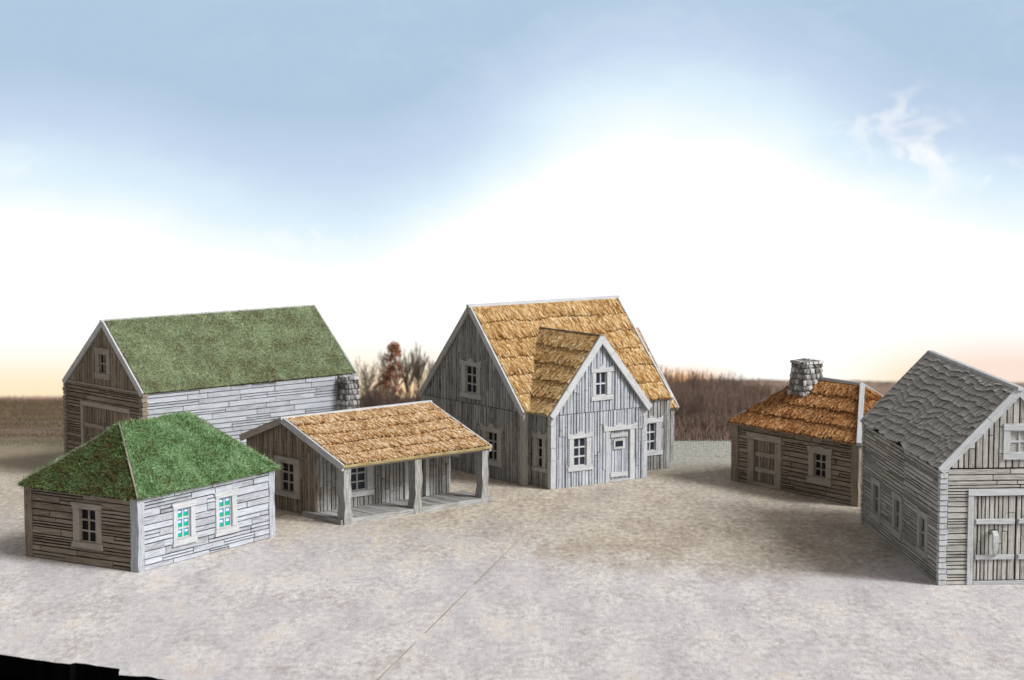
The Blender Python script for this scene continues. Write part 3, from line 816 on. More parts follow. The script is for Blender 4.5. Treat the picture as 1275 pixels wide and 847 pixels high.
turf('turf', sl[:3], TURF_GREEN, 4600, .06, .20, 1.15, roof, .008, 9, .7)
for a, b in ((c[0], rA), (c[3], rA), (c[1], rB)):
    a = Vector(a); b = Vector(b); d = (b-a)
    sd_ = d.cross(Vector((0, 0, 1))).normalized(); up_ = sd_.cross(d).normalized()
    T = lambda s, q, w, a=a, d=d, sd_=sd_, up_=up_: fr.p(*(a+d*s+sd_*q+up_*w))
    mb = MB(); mb.box(T, 0, 1, -.022, .022, .0, .085, tone=.3); mb.build('hip_board', SHADE_TRIM_BROWN, roof)

# ================================================================== 3 porch shed (centre left)
random.seed(33)
fr = Frame('porch_cabin', -5.2, 65.754, 41.631, 1)
tag(fr.e, 'brown plank cabin with an open porch on three posts under an orange thatched roof', 'building')
L, Wd, Hw, Ha, rv, HwL = 5.93, 5.364, 1.855, 3.0, 3.108, 2.208
vb = 1.56; ub = .10; uR = 5.62
def gtop(v): return Hw+(Ha-Hw)*v/rv if v < rv else HwL+(Ha-HwL)*(Wd-v)/(Wd-rv)
a, b = ub+D_, uR-D_; c_, d = vb+D_, Wd-D_
backing(fr, 'wall_core', [[(a, c_, 0), (a, d, 0), (a, d, gtop(d)-.05), (a, rv, Ha-.10), (a, c_, gtop(c_)-.05)], [(b, c_, 0), (b, d, 0), (b, d, gtop(d)-.05), (b, rv, Ha-.10), (b, c_, gtop(c_)-.05)],
     [(a, c_, 0), (b, c_, 0), (b, c_, gtop(c_)-.05), (a, c_, gtop(c_)-.05)], [(a, d, 0), (b, d, 0), (b, d, gtop(d)-.05), (a, d, gtop(d)-.05)]])
Wg = Wall(fr, (ub, 0), (0, 1), (-1, 0)); Wf = Wall(fr, (0, vb), (1, 0), (0, -1)); We = Wall(fr, (uR, 0), (0, 1), (1, 0)); Wb = Wall(fr, (0, Wd), (1, 0), (0, 1))
mb = MB(); boards_v(mb, Wg, vb, Wd, 0, lambda s: gtop(s)-.08, .15, [(2.5, 3.6, .55, 1.66)]); mb.build('gable_wall', WOOD_SHADED, fr.e)
mb = MB(); boards_v(mb, Wf, ub+.01, uR, .17, lambda s: gtop(vb)-.08, .14, [(1.28, 2.18, .58, 1.6), (3.74, 4.58, 0, 1.72)], lmin=.3, lmax=1.6); mb.build('front_wall', WOOD_HOUSE, fr.e)
mb = MB(); boards_v(mb, We, vb+.01, Wd, 0, lambda s: gtop(s)-.08, .18); boards_v(mb, Wb, ub, uR, 0, lambda s: HwL-.06, .18); mb.build('back_wall', WOOD_SHADED, fr.e)
window(fr, Wg, (2.72, 3.42, .64, 1.56), (2.39, 3.73, .47, 1.75), 2, 3, SHADE_TRIM_BROWN, GLASS)
window(fr, Wf, (1.40, 2.09, .68, 1.52), (1.15, 2.35, .49, 1.68), 2, 3, WOOD_TRIM, GLASS_LIT)
mb = MB(); mb.box(Wf, 3.64, 3.80, .17, 1.72, -D_, .05, long='b', ch=.008); mb.box(Wf, 4.51, 4.68, .17, 1.72, -D_, .05, long='b', ch=.008); mb.box(Wf, 3.64, 4.68, 1.725, 1.88, -D_, .055, ch=.008)
dfm = mb.build('door_frame', WOOD_TRIM, fr.e)
mb = MB(); Wi = lambda a, z, c: Wf(a, z, c-.05); boards_v(mb, Wi, 3.81, 4.50, .18, lambda s: 1.71, .14, proud=.01); mb.build('door', WOOD_SHADED, fr.e)
# porch floor and posts
mb = MB(); T = lambda a, b, c: fr.p(a, b, c)
s = -.06
while s < 5.95:
    w = random.uniform(.15, .24); mb.box(T, s+.005, s+w-.005, .02, 2.02 if s < .05 else vb-.01, .02, .165+random.uniform(0, .014), long='b', ch=.004); s += w
mb.box(T, .0, 5.90, .0, .06, .0, .175, jit=.006); mb.box(T, -.10, -.06, .0, 2.05, .0, .16, long='b', jit=.006)
mb.build('porch_floor', WOOD_HOUSE, fr.e)
for u in (0.0, 2.81, 5.64):
    post(fr, 'porch_post', WOOD_SHADED if 0 else WOOD_HOUSE, u, u+.28, -.03, .31, 0, Hw+.06, .05, 18)
mb = MB(); mb.box(T, -.05, 5.98, .0, .16, Hw-.13, Hw+.01); mb.build('porch_beam', SHADE_TRIM_BROWN, fr.e)
o = .09
S1 = Slope(fr, (-o, -.09, Hw-.015), (L+.06, -.09, Hw-.015), (-o, rv, Ha)); S2 = Slope(fr, (-o, Wd+.12, HwL-.04), (L+.06, Wd+.12, HwL-.04), (-o, rv, Ha))
mb = MB()
for S in (S1, S2): slab(mb, S, [(0, 0), (S.La, 0), (S.La, S.Lb), (0, S.Lb)], -.05, .02)
roof = mb.build('roof', SHADE_TRIM_BROWN, fr.e)
mb = MB()
for k, S in enumerate((S1, S2)): thatch(mb, S, [(.10, 0.02), (S.La-.06, 0.02), (S.La-.06, S.Lb), (.10, S.Lb)], 5 if k == 0 else 4, slant=.10, seed=3)
mb.build('thatch', [STRAW_SHED, REED], roof)
for S in (S1, S2): rakes(fr, S, S.La, S.Lb, WOOD_TRIM if S is S1 else SHADE_TRIM_BROWN, .075, .15, .06, roof)
mb = MB(); T = lambda a, b, c: fr.p(a, rv+b, Ha+c); mb.box(T, -o-.08, L+.14, -.07, .07, -.02, .06, tone=.9, ch=.01); mb.build('ridge_board', WOOD_TRIM, roof)
mb = MB(); mb.box(lambda a, b, c: S1(a, b, c), 0, S1.La, -.03, .015, -.035, .035); mb.build('eave_board', YELLOW, roof)

# ================================================================== 4 main house (centre)
random.seed(44)
MP = [0.389, 72.926, 35.751, 6.441, 6.23, 2.616, 5.947, 0.097, 0.11, 0.322, 4.42, 1.166, 2.657, 5.111, 0.123, 1.007, 0.857, 4.757, 2.115]
x0, y0, r0, L, Wd, Hw, Ha, oe, og, wa, wb, wd, Hww, Haw, woe, al, av, ha, haw = MP
fr = Frame('farmhouse', x0, y0, r0, 1)
tag(fr.e, 'tall grey plank farmhouse with golden thatch, a gabled entrance wing and a white door', 'building')
rv = Wd/2
def gtop(v): return Hw+(Ha-Hw)*(1-abs(v-rv)/rv)
def wtop(s):
    m = (wa+wb)/2; return Hww+(Haw-Hww)*(1-abs(s-m)/((wb-wa)/2))
core = [[(D_, D_, 0), (D_, Wd-D_, 0), (D_, Wd-D_, Hw), (D_, rv, Ha-.14), (D_, D_, Hw)], [(D_, D_, 0), (L-D_, D_, 0), (L-D_, D_, Hw), (D_, D_, Hw)],
    [(L-D_, D_, 0), (L-D_, Wd-D_, 0), (L-D_, Wd-D_, Hw), (L-D_, rv, Ha-.14), (L-D_, D_, Hw)], [(D_, Wd-D_, 0), (L-D_, Wd-D_, 0), (L-D_, Wd-D_, Hw), (D_, Wd-D_, Hw)]]
m = (wa+wb)/2
core += [[(wa+D_, -wd+D_, 0), (wb-D_, -wd+D_, 0), (wb-D_, -wd+D_, Hww), (m, -wd+D_, Haw-.14), (wa+D_, -wd+D_, Hww)], [(wa+D_, -wd+D_, 0), (wa+D_, .1, 0), (wa+D_, .1, Hww), (wa+D_, -wd+D_, Hww)], [(wb-D_, -wd+D_, 0), (wb-D_, .1, 0), (wb-D_, .1, Hww), (wb-D_, -wd+D_, Hww)]]
core += [[(L-.1, av+D_, 0), (L+al-D_, av+D_, 0), (L+al-D_, av+D_, haw), (L-.1, av+D_, haw)], [(L+al-D_, av+D_, 0), (L+al-D_, Wd-av, 0), (L+al-D_, Wd-av, haw), (L+al-D_, rv, ha-.12), (L+al-D_, av+D_, haw)], [(L-.1, Wd-av, 0), (L+al-D_, Wd-av, 0), (L+al-D_, Wd-av, haw), (L-.1, Wd-av, haw)]]
backing(fr, 'wall_core', core)
Wg = Wall(fr, (0, 0), (0, 1), (-1, 0)); Wf = Wall(fr, (0, 0), (1, 0), (0, -1)); We = Wall(fr, (L, 0), (0, 1), (1, 0)); Wb = Wall(fr, (0, Wd), (1, 0), (0, 1))
Ww = Wall(fr, (0, -wd), (1, 0), (0, -1)); Wwl = Wall(fr, (wa, 0), (0, -1), (-1, 0)); Wwr = Wall(fr, (wb, 0), (0, -1), (1, 0))
Wa = Wall(fr, (0, av), (1, 0), (0, -1)); Wae = Wall(fr, (L+al, 0), (0, 1), (1, 0))
seamz = 2.50
mb = MB(); boards_v(mb, Wg, .0, Wd, 0, lambda s: seamz, .125, [(1.36, 2.32, .56, 1.78), (3.92, 4.90, .56, 1.78)], lmin=.5, lmax=2.5, gap=.030, proud=.038)
boards_v(mb, Wg, .03, Wd-.03, seamz+.02, lambda s: max(seamz+.03, gtop(s)-.12), .125, [(2.62, 3.60, 2.78, 3.98)], lmin=.35, lmax=2.2, gap=.030, proud=.038); mb.build('gable_wall', WOOD_HOUSE, fr.e)
mb = MB(); boards_v(mb, Wf, .0, wa, 0, lambda s: Hw-.03, .15, gap=.030, proud=.038); mb.build('front_wall', WOOD_HOUSE, fr.e)
mb = MB(); boards_v(mb, Wf, wb, L, 0, lambda s: Hw-.03, .145, [(5.25, 6.0, .62, 1.80)], lmin=.6, gap=.030, proud=.038); mb.build('front_wall', WOOD_HOUSE, fr.e)
mb = MB(); boards_v(mb, Ww, wa, wb, 0, lambda s: seamz, .125, [(1.14, 1.94, .6, 1.76), (2.72, 3.78, 0, 1.86)], lmin=.4, lmax=2.5, gap=.030, proud=.038)
boards_v(mb, Ww, wa+.05, wb-.05, seamz+.02, lambda s: max(seamz+.03, wtop(s)-.16), .125, [(2.12, 2.78, 2.96, 3.98)], lmin=.35, lmax=1.8, gap=.030, proud=.038)
mb.build('wing_front_wall', WOOD_LIT, fr.e)
mb = MB(); boards_v(mb, Wwl, .02, wd, 0, lambda s: Hww-.05, .14, [(.25, .80, .6, 1.78)], lmin=.4, gap=.030, proud=.038); mb.build('wing_side_wall', WOOD_HOUSE, fr.e)
mb = MB(); boards_v(mb, Wwr, 0, wd, 0, lambda s: Hww-.05, .14); mb.build('wing_side_wall', WOOD_HOUSE, fr.e)
mb = MB(); boards_v(mb, We, 0, Wd, 0, lambda s: gtop(s)-.1, .16); boards_v(mb, Wb, 0, L, 0, lambda s: Hw-.05, .16); mb.build('back_wall', WOOD_HOUSE, fr.e)
mb = MB(); boards_v(mb, Wa, L+.02, L+al, 0, lambda s: haw-.05, .16); boards_v(mb, Wae, av, Wd-av, 0, lambda s: haw-.1+(ha-haw)*(1-abs(s-rv)/(rv-av)), .16); mb.build('annex_wall', WOOD_HOUSE, fr.e)
for (u0, u1, v0, v1, z, mt) in ((-.05, .16, -.05, .16, Hw-.02, SHADE_TRIM_GREY), (wa-.05, wa+.12, -wd-.05, -wd+.14, Hww-.02, WOOD_TRIM), (wb-.12, wb+.05, -wd-.045, -wd+.12, Hww-.02, WOOD_TRIM), (L-.12, L+.04, -.045, .12, Hw-.02, WOOD_HOUSE), (-.05, .12, Wd-.12, Wd+.04, Hw-.02, SHADE_TRIM_GREY)):
    mb = MB(); z0 = 0
    while z0 < z-.01:
        h = random.uniform(.35, 1.1); h = min(h, z-z0); h = z-z0 if z-z0-h < .3 else h
        post(fr, '', None, u0, u1, v0, v1, z0+.006, z0+h-.006, .012, 4, mb=mb); z0 += h
    mb.build('corner_post', mt, fr.e)
CR = dict(style='crown', sill='wide')
window(fr, Wg, (2.77, 3.46, 2.88, 3.84), (2.47, 3.74, 2.70, 4.06), 2, 3, SHADE_TRIM_GREY, GLASS, label='attic window in the grey gable', **CR)
window(fr, Wg, (1.52, 2.15, .66, 1.64), (1.21, 2.48, .47, 1.88), 2, 3, SHADE_TRIM_GREY, GLASS, **CR)
window(fr, Wg, (4.10, 4.73, .66, 1.64), (3.79, 5.06, .47, 1.88), 2, 3, SHADE_TRIM_GREY, GLASS, **CR)
window(fr, Wwl, (.36, .69, .68, 1.68), (.12, .94, .54, 1.90), 1, 3, SHADE_TRIM_GREY, GLASS, label='narrow window in the shaded side of the wing', **CR)
window(fr, Ww, (1.26, 1.80, .70, 1.66), (.99, 2.08, .54, 1.86), 2, 3, WOOD_TRIM, GLASS_LIT, **CR)
window(fr, Ww, (2.21, 2.68, 3.06, 3.86), (1.99, 2.94, 2.90, 4.06), 2, 2, WOOD_TRIM, GLASS_LIT, label='small attic window above the white door', **CR)
window(fr, Wf, (5.36, 5.84, .70, 1.70), (5.08, 6.14, .54, 1.92), 2, 3, WOOD_TRIM, GLASS_LIT, **CR)
# front door
mb = MB(); mb.box(Ww, 2.62, 2.80, 0, 1.80, -D_, .055, long='b', ch=.008); mb.box(Ww, 3.70, 3.90, 0, 1.80, -D_, .055, long='b', ch=.008); mb.box(Ww, 2.80, 3.70, 0, .09, -D_, .06, ch=.008)
prism(mb, Ww, lintel_poly(2.54, 3.98, 1.80, 1.99, 'crown'), -D_, .075, .7); mb.build('door_frame', WOOD_TRIM, fr.e)
mb = MB(); Wi = lambda a, z, c: Ww(a, z, c-.035); boards_v(mb, Wi, 2.81, 3.69, .10, lambda s: 1.79, .12, [(3.14, 3.34, 1.20, 1.42)], lmin=.5, lmax=1.8, proud=.012)
door = mb.build('door', WOOD_LIT, fr.e)
for z0, z1 in ((.16, .32), (1.54, 1.69)):
    mb = MB(); mb.box(Ww, 2.86, 3.64, z0, z1, -.03, .025, ch=.008, jit=.006); mb.build('batten', WOOD_TRIM, door)
mb = MB(); mb.box(Ww, 3.0, 3.48, 1.14, 1.205, -.03, .03); mb.box(Ww, 3.0, 3.48, 1.415, 1.48, -.03, .03); mb.box(Ww, 3.0, 3.07, 1.207, 1.413, -.03, .028, long='b'); mb.box(Ww, 3.41, 3.48, 1.207, 1.413, -.03, .028, long='b'); mb.build('hatch_frame', WOOD_TRIM, door)
mb = MB(); mb.box(Ww, 3.07, 3.41, 1.207, 1.413, -.05, -.02); mb.build('pane', GLASS_LIT, door)
# roofs
he = Hw-(Ha-Hw)/rv*oe
S1 = Slope(fr, (-og, -oe, he), (L+og, -oe, he), (-og, rv, Ha)); S2 = Slope(fr, (-og, Wd+oe, he), (L+og, Wd+oe, he), (-og, rv, Ha))
mb = MB()
for S in (S1, S2): slab(mb, S, [(0, 0), (S.La, 0), (S.La, S.Lb), (0, S.Lb)], -.06, .02)
roof = mb.build('roof', SHADE_TRIM_GREY, fr.e)
mb = MB(); thatch(mb, S1, [(.10, 0.0), (S1.La-.10, 0.0), (S1.La-.10, S1.Lb), (.10, S1.Lb)], 6, slant=-.05, seed=1); thatch(mb, S2, [(.10, 0.0), (S2.La-.10, 0.0), (S2.La-.10, S2.Lb), (.10, S2.Lb)], 6, seed=2)
mb.build('thatch', [STRAW_HOUSE, REED], roof)
for S, mt in ((S1, WOOD_TRIM), (S2, SHADE_TRIM_GREY)): rakes(fr, S, S.La, S.Lb, mt, .075, .14, .07, roof)
mb = MB(); T = lambda a, b, c: fr.p(a, rv+b, Ha+c); mb.box(T, -og-.06, L+og+.06, -.08, .08, -.02, .07, tone=.9, ch=.01); mb.build('ridge_board', WOOD_TRIM, roof)
sm = (Ha-Hw)/rv; sw_ = (Haw-Hww)/((wb-wa)/2); heW = Hww-sw_*woe
vr = (Haw-Hw)/sm; ve = (heW-Hw)/sm; vf = -wd-og
mb = MB(); Sw = []
for e_u, flip in ((wa-woe, 0), (wb+woe, 1)):
    S = Slope(fr, (e_u, vf, heW), (e_u, vf+5, heW), (m, vf, Haw)); poly = [S.loc(p) for p in ((e_u, vf, heW), (e_u, ve+.40, heW), (m, vr+.40, Haw), (m, vf, Haw))]
    Sw.append((S, poly)); slab(mb, S, poly, -.05, .02)
wroof = mb.build('wing_roof', SHADE_TRIM_GREY, fr.e)
mb = MB()
for k, (S, poly) in enumerate(Sw):
    poly2 = [(poly[0][0]+.08, poly[0][1]), poly[1], poly[2], (poly[3][0]+.08, poly[3][1])]
    thatch(mb, S, poly2, 5, slant=-.16, seed=5+k)
mb.build('thatch', [STRAW_HOUSE, REED], wroof)
for S, poly in Sw:
    mb = MB(); trim_along(mb, S, (0, -.01), (0, S.Lb), .09, -.16, .07, side=.6); mb.build('rake_board', WOOD_TRIM, wroof)
mb = MB(); mb.box(lambda a, b, c: fr.p(m+b, a, Haw+c), vf-.04, vr, -.04, .04, -.02, .05, tone=.3); mb.build('ridge_board', WOOD_SHADED, wroof)
heA = haw-(ha-haw)/(rv-av)*oe
SA = Slope(fr, (L+.02, av-oe, heA), (L+al+og, av-oe, heA), (L+.02, rv, ha)); SB = Slope(fr, (L+.02, Wd-av+oe, heA), (L+al+og, Wd-av+oe, heA), (L+.02, rv, ha))
mb = MB(); mt_ = MB()
for S in (SA, SB):
    slab(mb, S, [(0, 0), (S.La, 0), (S.La, S.Lb), (0, S.Lb)], -.05, .02); thatch(mt_, S, [(0, 0), (S.La-.08, 0), (S.La-.08, S.Lb), (0, S.Lb)], 5, seed=8)
aroof = mb.build('annex_roof', SHADE_TRIM_GREY, fr.e); mt_.build('thatch', [STRAW_SHED, REED], aroof)
for S in (SA, SB): rakes(fr, S, S.La, S.Lb, WOOD_TRIM, .07, .12, .06, aroof, left=False)

# ================================================================== 5 cottage with the stone chimney (right)
random.seed(55)
fr = Frame('chimney_cottage', 11.214, 68.911, 124.747, -1)
tag(fr.e, 'low brown plank cottage with rusty orange thatch and a stone chimney through the roof', 'building')
L, Wd, Hw, Ha, oe, ri = 6.212, 3.5, 2.03, 3.652, .16, 1.70
backing(fr, 'wall_core', [[(D_, D_, 0), (D_, Wd-D_, 0), (D_, Wd-D_, Hw), (D_, D_, Hw)], [(D_, D_, 0), (L-D_, D_, 0), (L-D_, D_, Hw), (D_, D_, Hw)],
    [(L-D_, D_, 0), (L-D_, Wd-D_, 0), (L-D_, Wd-D_, Hw), (L-D_, D_, Hw)], [(D_, Wd-D_, 0), (L-D_, Wd-D_, 0), (L-D_, Wd-D_, Hw), (D_, Wd-D_, Hw)]])
We = Wall(fr, (0, 0), (0, 1), (-1, 0)); Wf = Wall(fr, (0, 0), (1, 0), (0, -1)); Wh = Wall(fr, (L, 0), (0, 1), (1, 0)); Wb = Wall(fr, (0, Wd), (1, 0), (0, 1))
kw = dict(wedge=.010, gap=.018, lmin=.5, lmax=2.0, proud=.026)
mb = MB(); boards_h(mb, Wf, .2, L-.2, 0, Hw, .175, [(3.85, 5.28, 0, 1.70), (1.32, 2.28, .56, 1.64)], **kw); mb.build('front_wall', WOOD_SHADED, fr.e)
mb = MB(); boards_h(mb, We, .2, Wd-.2, 0, Hw, .19, **kw); mb.build('end_wall', WOOD_LIT, fr.e)
mb = MB(); boards_h(mb, Wh, .2, Wd-.2, 0, Hw, .19, **kw); boards_h(mb, Wb, .2, L-.2, 0, Hw, .19, **kw); mb.build('back_wall', WOOD_SHADED, fr.e)
for (u, v, w) in ((-.04, -.05, .34), (L-.30, -.05, .34), (-.04, Wd-.28, .32), (L-.28, Wd-.28, .32)):
    post(fr, 'corner_post', WOOD_SHADED, u, u+w, v, v+.30, 0, Hw-.01, .03, 16)
window(fr, Wf, (1.51, 2.09, .72, 1.50), (1.19, 2.40, .48, 1.76), 2, 3, SHADE_TRIM_BROWN, GLASS, 'wave', 'flare')
mb = MB(); mb.box(Wf, 3.68, 4.01, 0, 1.575, -D_, .05, long='b', ch=.01); mb.box(Wf, 5.08, 5.42, 0, 1.575, -D_, .05, long='b', ch=.01); mb.box(Wf, 3.66, 5.46, 1.58, 1.83, -D_, .06, ch=.012, jit=.01); mb.box(Wf, 4.01, 5.08, 0, .14, -D_, .05, ch=.01)
mb.build('door_frame', SHADE_TRIM_BROWN, fr.e)
mb = MB(); Wi = lambda a, z, c: Wf(a, z, c-.05); boards_v(mb, Wi, 4.02, 5.07, .15, lambda s: 1.57, .13, lmin=.3, lmax=1.2, proud=.014); door = mb.build('door', WOOD_SHADED, fr.e)
for z0, z1 in ((.48, .64), (1.02, 1.18)):
    mb = MB(); mb.box(Wf, 4.04, 5.05, z0, z1, -.04, .015, ch=.01, jit=.008); mb.build('batten', SHADE_TRIM_BROWN, door)
rA = (ri, Wd/2, Ha); rB = (L-ri, Wd/2, Ha)
c = [(-oe, -oe, Hw), (L+oe, -oe, Hw), (L+oe, Wd+oe, Hw), (-oe, Wd+oe, Hw)]
faces = [(c[0], c[1], rB, rA), (c[1], c[2], rB), (c[2], c[3], rA, rB), (c[3], c[0], rA)]
mb = MB(); mt_ = MB(); 
for k, fc_ in enumerate(faces):
    S = Slope(fr, fc_[0], fc_[1], fc_[2]); poly = [S.loc(p) for p in fc_]; slab(mb, S, poly, -.03, .015)
    thatch(mt_, S, poly, 4, slant=.05, seed=20+k, )
mb.face([fr.p(*p) for p in c], [(0, 0)]*4, .5)
roof = mb.build('roof', SHADE_TRIM_BROWN, fr.e); mt_.build('thatch', STRAW_COT, roof)
def hipbar(a, b, w, h0, h1):
    a = Vector(a); b = Vector(b); d = (b-a); sd_ = d.cross(Vector((0, 0, 1))).normalized(); up_ = sd_.cross(d).normalized()
    if up_.z < 0: up_ = -up_
    T = lambda s, q, ww: fr.p(*(a+d*s+sd_*q+up_*ww))
    mb = MB(); mb.box(T, 0, 1, -w, w, h0, h1, tone=.8, ch=.004); mb.build('hip_board', WOOD_TRIM, roof)
hipbar(c[0], rA, .085, .0, .11); hipbar(c[3], rA, .04, 0, .09); hipbar(c[1], rB, .02, 0, .06); hipbar(c[2], rB, .04, 0, .09); hipbar(rA, rB, .04, 0, .10)
chimney(fr, 'chimney', roof, 3.72, 4.62, 1.05, 1.86, 2.9, 4.27, 3.74, 4.44, 1.08, 1.80, .21)

# ================================================================== 6 shingled barn (front right)
random.seed(66)
fr = Frame('shingled_barn', 11.535, 57.098, 93.97, -1)
tag(fr.e, 'grey plank barn with a wooden shingle roof and double doors, cut by the right edge', 'building')
L, Wd, Hw, Ha = 9.045, 4.1, 3.19, 5.304; rv = Wd/2
def gtop(v): return Hw+(Ha-Hw)*(1-abs(v-rv)/rv)
backing(fr, 'wall_core', [[(D_, D_, 0), (D_, Wd-D_, 0), (D_, Wd-D_, Hw), (D_, rv, Ha-.14), (D_, D_, Hw)], [(D_, D_, 0), (L-D_, D_, 0), (L-D_, D_, Hw), (D_, D_, Hw)],
    [(L-D_, D_, 0), (L-D_, Wd-D_, 0), (L-D_, Wd-D_, Hw), (L-D_, rv, Ha-.14), (L-D_, D_, Hw)], [(D_, Wd-D_, 0), (L-D_, Wd-D_, 0), (L-D_, Wd-D_, Hw), (D_, Wd-D_, Hw)]])
Wg = Wall(fr, (0, 0), (0, 1), (-1, 0)); Wf = Wall(fr, (0, 0), (1, 0), (0, -1)); We = Wall(fr, (L, 0), (0, 1), (1, 0)); Wb = Wall(fr, (0, Wd), (1, 0), (0, 1))
wins = [(6.68, 7.84), (4.12, 5.24), (1.29, 2.39)]
mb = MB(); hl = [(a+.14, b-.14, .50, 1.62) for a, b in wins]
boards_h(mb, Wf, .14, 4.02, 0, Hw-.01, .115, hl, lmin=.7, lmax=2.6); boards_h(mb, Wf, 4.04, L-.14, 0, Hw-.01, .115, hl, lmin=.7, lmax=2.6); mb.build('long_wall', WOOD_BARN, fr.e)
mb = MB(); boards_h(mb, Wg, .16, Wd-.16, 0, Hw-.03, .135, [(.80, 3.30, 0, 2.50)], lmin=.4, lmax=2.0); mb.build('front_wall', WOOD_BARN, fr.e)
mb = MB(); boards_v(mb, Wg, .08, Wd-.08, Hw+.0, lambda s: gtop(s)-.13, .155, [(1.72, 2.48, 3.50, 4.28)], lmin=.35, lmax=1.8, gap=.03); mb.build('gable_boarding', WOOD_BARN, fr.e)
mb = MB(); boards_h(mb, We, .14, Wd-.14, 0, Hw, .15); boards_v(mb, We, .1, Wd-.1, Hw, lambda s: gtop(s)-.12, .2); boards_h(mb, Wb, .14, L-.14, 0, Hw, .15); mb.build('back_wall', WOOD_BARN, fr.e)
for (u, v, su, sv) in ((0, 0, 1, 1), (0, Wd, 1, -1), (L, 0, -1, 1), (L, Wd, -1, -1)):
    log_corner(fr, u, v, su, sv, Hw-.02, .152, WOOD_TRIM if u == 0 else WOOD_BARN)
for a, b in wins:
    window(fr, Wf, (a+.26, b-.26, .62, 1.50), (a, b, .44, 1.68), 2, 2, SHADE_TRIM_GREY, GLASS, out=.035)
window(fr, Wg, (1.83, 2.36, 3.58, 4.19), (1.64, 2.55, 3.41, 4.38), 2, 2, WOOD_TRIM, WOOD_BARN, label='closed attic window with wooden panes in the gable')
hs = barn_doors(fr, Wg, .88, 3.22, 2.42, WOOD_BARN, WOOD_TRIM, fw=.17, battens=((.68, .82), (1.65, 1.79)))
# curved pull handle
mb = MB(); hp = [(1.47, .80, .03), (1.47, .86, .10), (1.45, 1.0, .15), (1.44, 1.2, .20), (1.44, 1.38, .20), (1.43, 1.50, .10), (1.43, 1.50, .02)]
for (a, z, c1), (a2, z2, c2) in zip(hp[:-1], hp[1:]):
    w = .085 if z > .9 else .055; w2 = .085 if z2 > .9 else .06
    P0 = [Wg(a-w, z, c1-.04), Wg(a2-w2, z2, c2-.04), Wg(a2+w2, z2, c2-.04), Wg(a+w, z, c1-.04)]
    P1 = [Wg(a-w*.8, z, c1+.04), Wg(a2-w2*.8, z2, c2+.04), Wg(a2+w2*.8, z2, c2+.04), Wg(a+w*.8, z, c1+.04)]
    mb.hexa(P0+P1, .3, .1, tone=.95)
mb.build('handle', WOOD_TRIM, hs[0])
o = .06
S1 = Slope(fr, (-o, -.06, Hw-.06), (L+o, -.06, Hw-.06), (-o, rv, Ha)); S2 = Slope(fr, (-o, Wd+.06, Hw-.06), (L+o, Wd+.06, Hw-.06), (-o, rv, Ha))
mb = MB()
for S in (S1, S2): slab(mb, S, [(0, 0), (S.La, 0), (S.La, S.Lb), (0, S.Lb)], -.05, .01)
roof = mb.build('roof', GROOVE, fr.e)
mb = MB()
for S in (S1, S2): shingles(mb, S, [(.06, 0), (S.La-.03, 0), (S.La-.03, S.Lb-.02), (.06, S.Lb-.02)], 13)
mb.build('shingles', [SHING, GROOVE], roof)
for S in (S1, S2): rakes(fr, S, S.La, S.Lb, WOOD_TRIM, .11, .13, .10, roof)
mb = MB(); T = lambda a, b, c: fr.p(a, rv+b, Ha+c); mb.box(T, -o-.08, L+o+.06, -.08, .08, -.02, .07, tone=.8, ch=.01); mb.build('ridge_board', WOOD_TRIM, roof)

# ================================================================== trees
def tube(V, F, p, q, r0, r1):
    d = (q-p).normalized(); s = d.cross(Vector((.3, .8, .52))).normalized(); t_ = d.cross(s)
    k = len(V)
    for c, rr in ((p, r0), (q, r1)):
        for i in range(3):
            g = 2.0944*i; V.append(tuple(c+(s*math.cos(g)+t_*math.sin(g))*rr))
    for i in range(3): F.append((k+i, k+(i+1) % 3, k+3+(i+1) % 3, k+3+i))
def grow(V, F, tips, p, d, l, r_, lev, rnd, spread, up):
    n = 3 if lev > 1 else 2
    for i in range(n):
        q = p+d*(l/n); tube(V, F, p, q, r_*(1-.3*i/n), r_*(1-.3*(i+1)/n)); p = q
        d = (d+Vector((rnd.gauss(0, .10), rnd.gauss(0, .10), up*.12))).normalized()
        if lev > 0 and (i > 0 or lev < 4):
            for _ in range(2 if lev > 2 else rnd.choice((1, 2))):
                a = rnd.uniform(0, 6.283); s = Vector((math.cos(a), math.sin(a), 0))
                nd = (d*(1-spread*.45)+s*spread+Vector((0, 0, up*.3))).normalized()
                grow(V, F, tips, p, nd, l*rnd.uniform(.45, .72), r_*.55, lev-1, rnd, spread, up)
    if lev > 0: grow(V, F, tips, p, d, l*.6, r_*.6, lev-1, rnd, spread, up)
    tips.append(p)
def tree_arrays(seed, h, spread=.6, up=.6, lev=4, thick=.035):
    rnd = random.Random(seed); V = []; F = []; tips = []
    grow(V, F, tips, Vector((0, 0, -.1)), Vector((0, 0, 1)), h*.42, h*thick*.6, lev, rnd, spread, up)
    V = np.array(V); s = h/V[:, 2].max(); V = V*np.array([s*.85, s*.85, s])
    return V, np.array(F), np.array([tuple(t) for t in tips])*np.array([s*.85, s*.85, s])
def leaf_cloud(pts, n, size, rg, spread):
    c = pts[rg.integers(0, len(pts), n)]+rg.normal(0, spread, (n, 3))
    a = rg.normal(size=(n, 3)); a /= np.linalg.norm(a, axis=1)[:, None]; b = np.cross(a, rg.normal(size=(n, 3))); b /= np.linalg.norm(b, axis=1)[:, None]
    s = size*rg.uniform(.5, 1.3, n)[:, None]
    V = np.stack([c-a*s, c+b*s*.6, c+a*s, c-b*s*.6], 1).reshape(-1, 3)
    return V, np.arange(len(V)).reshape(-1, 4)
def world_at(px, y, py=None):
    """ground point seen in column px of the photograph at depth y"""
    z = gz(0, y); zf = y*math.cos(PITCH)-(z-CAMH)*math.sin(PITCH)
    return ((px-637.5)/FPX*zf, y, z)
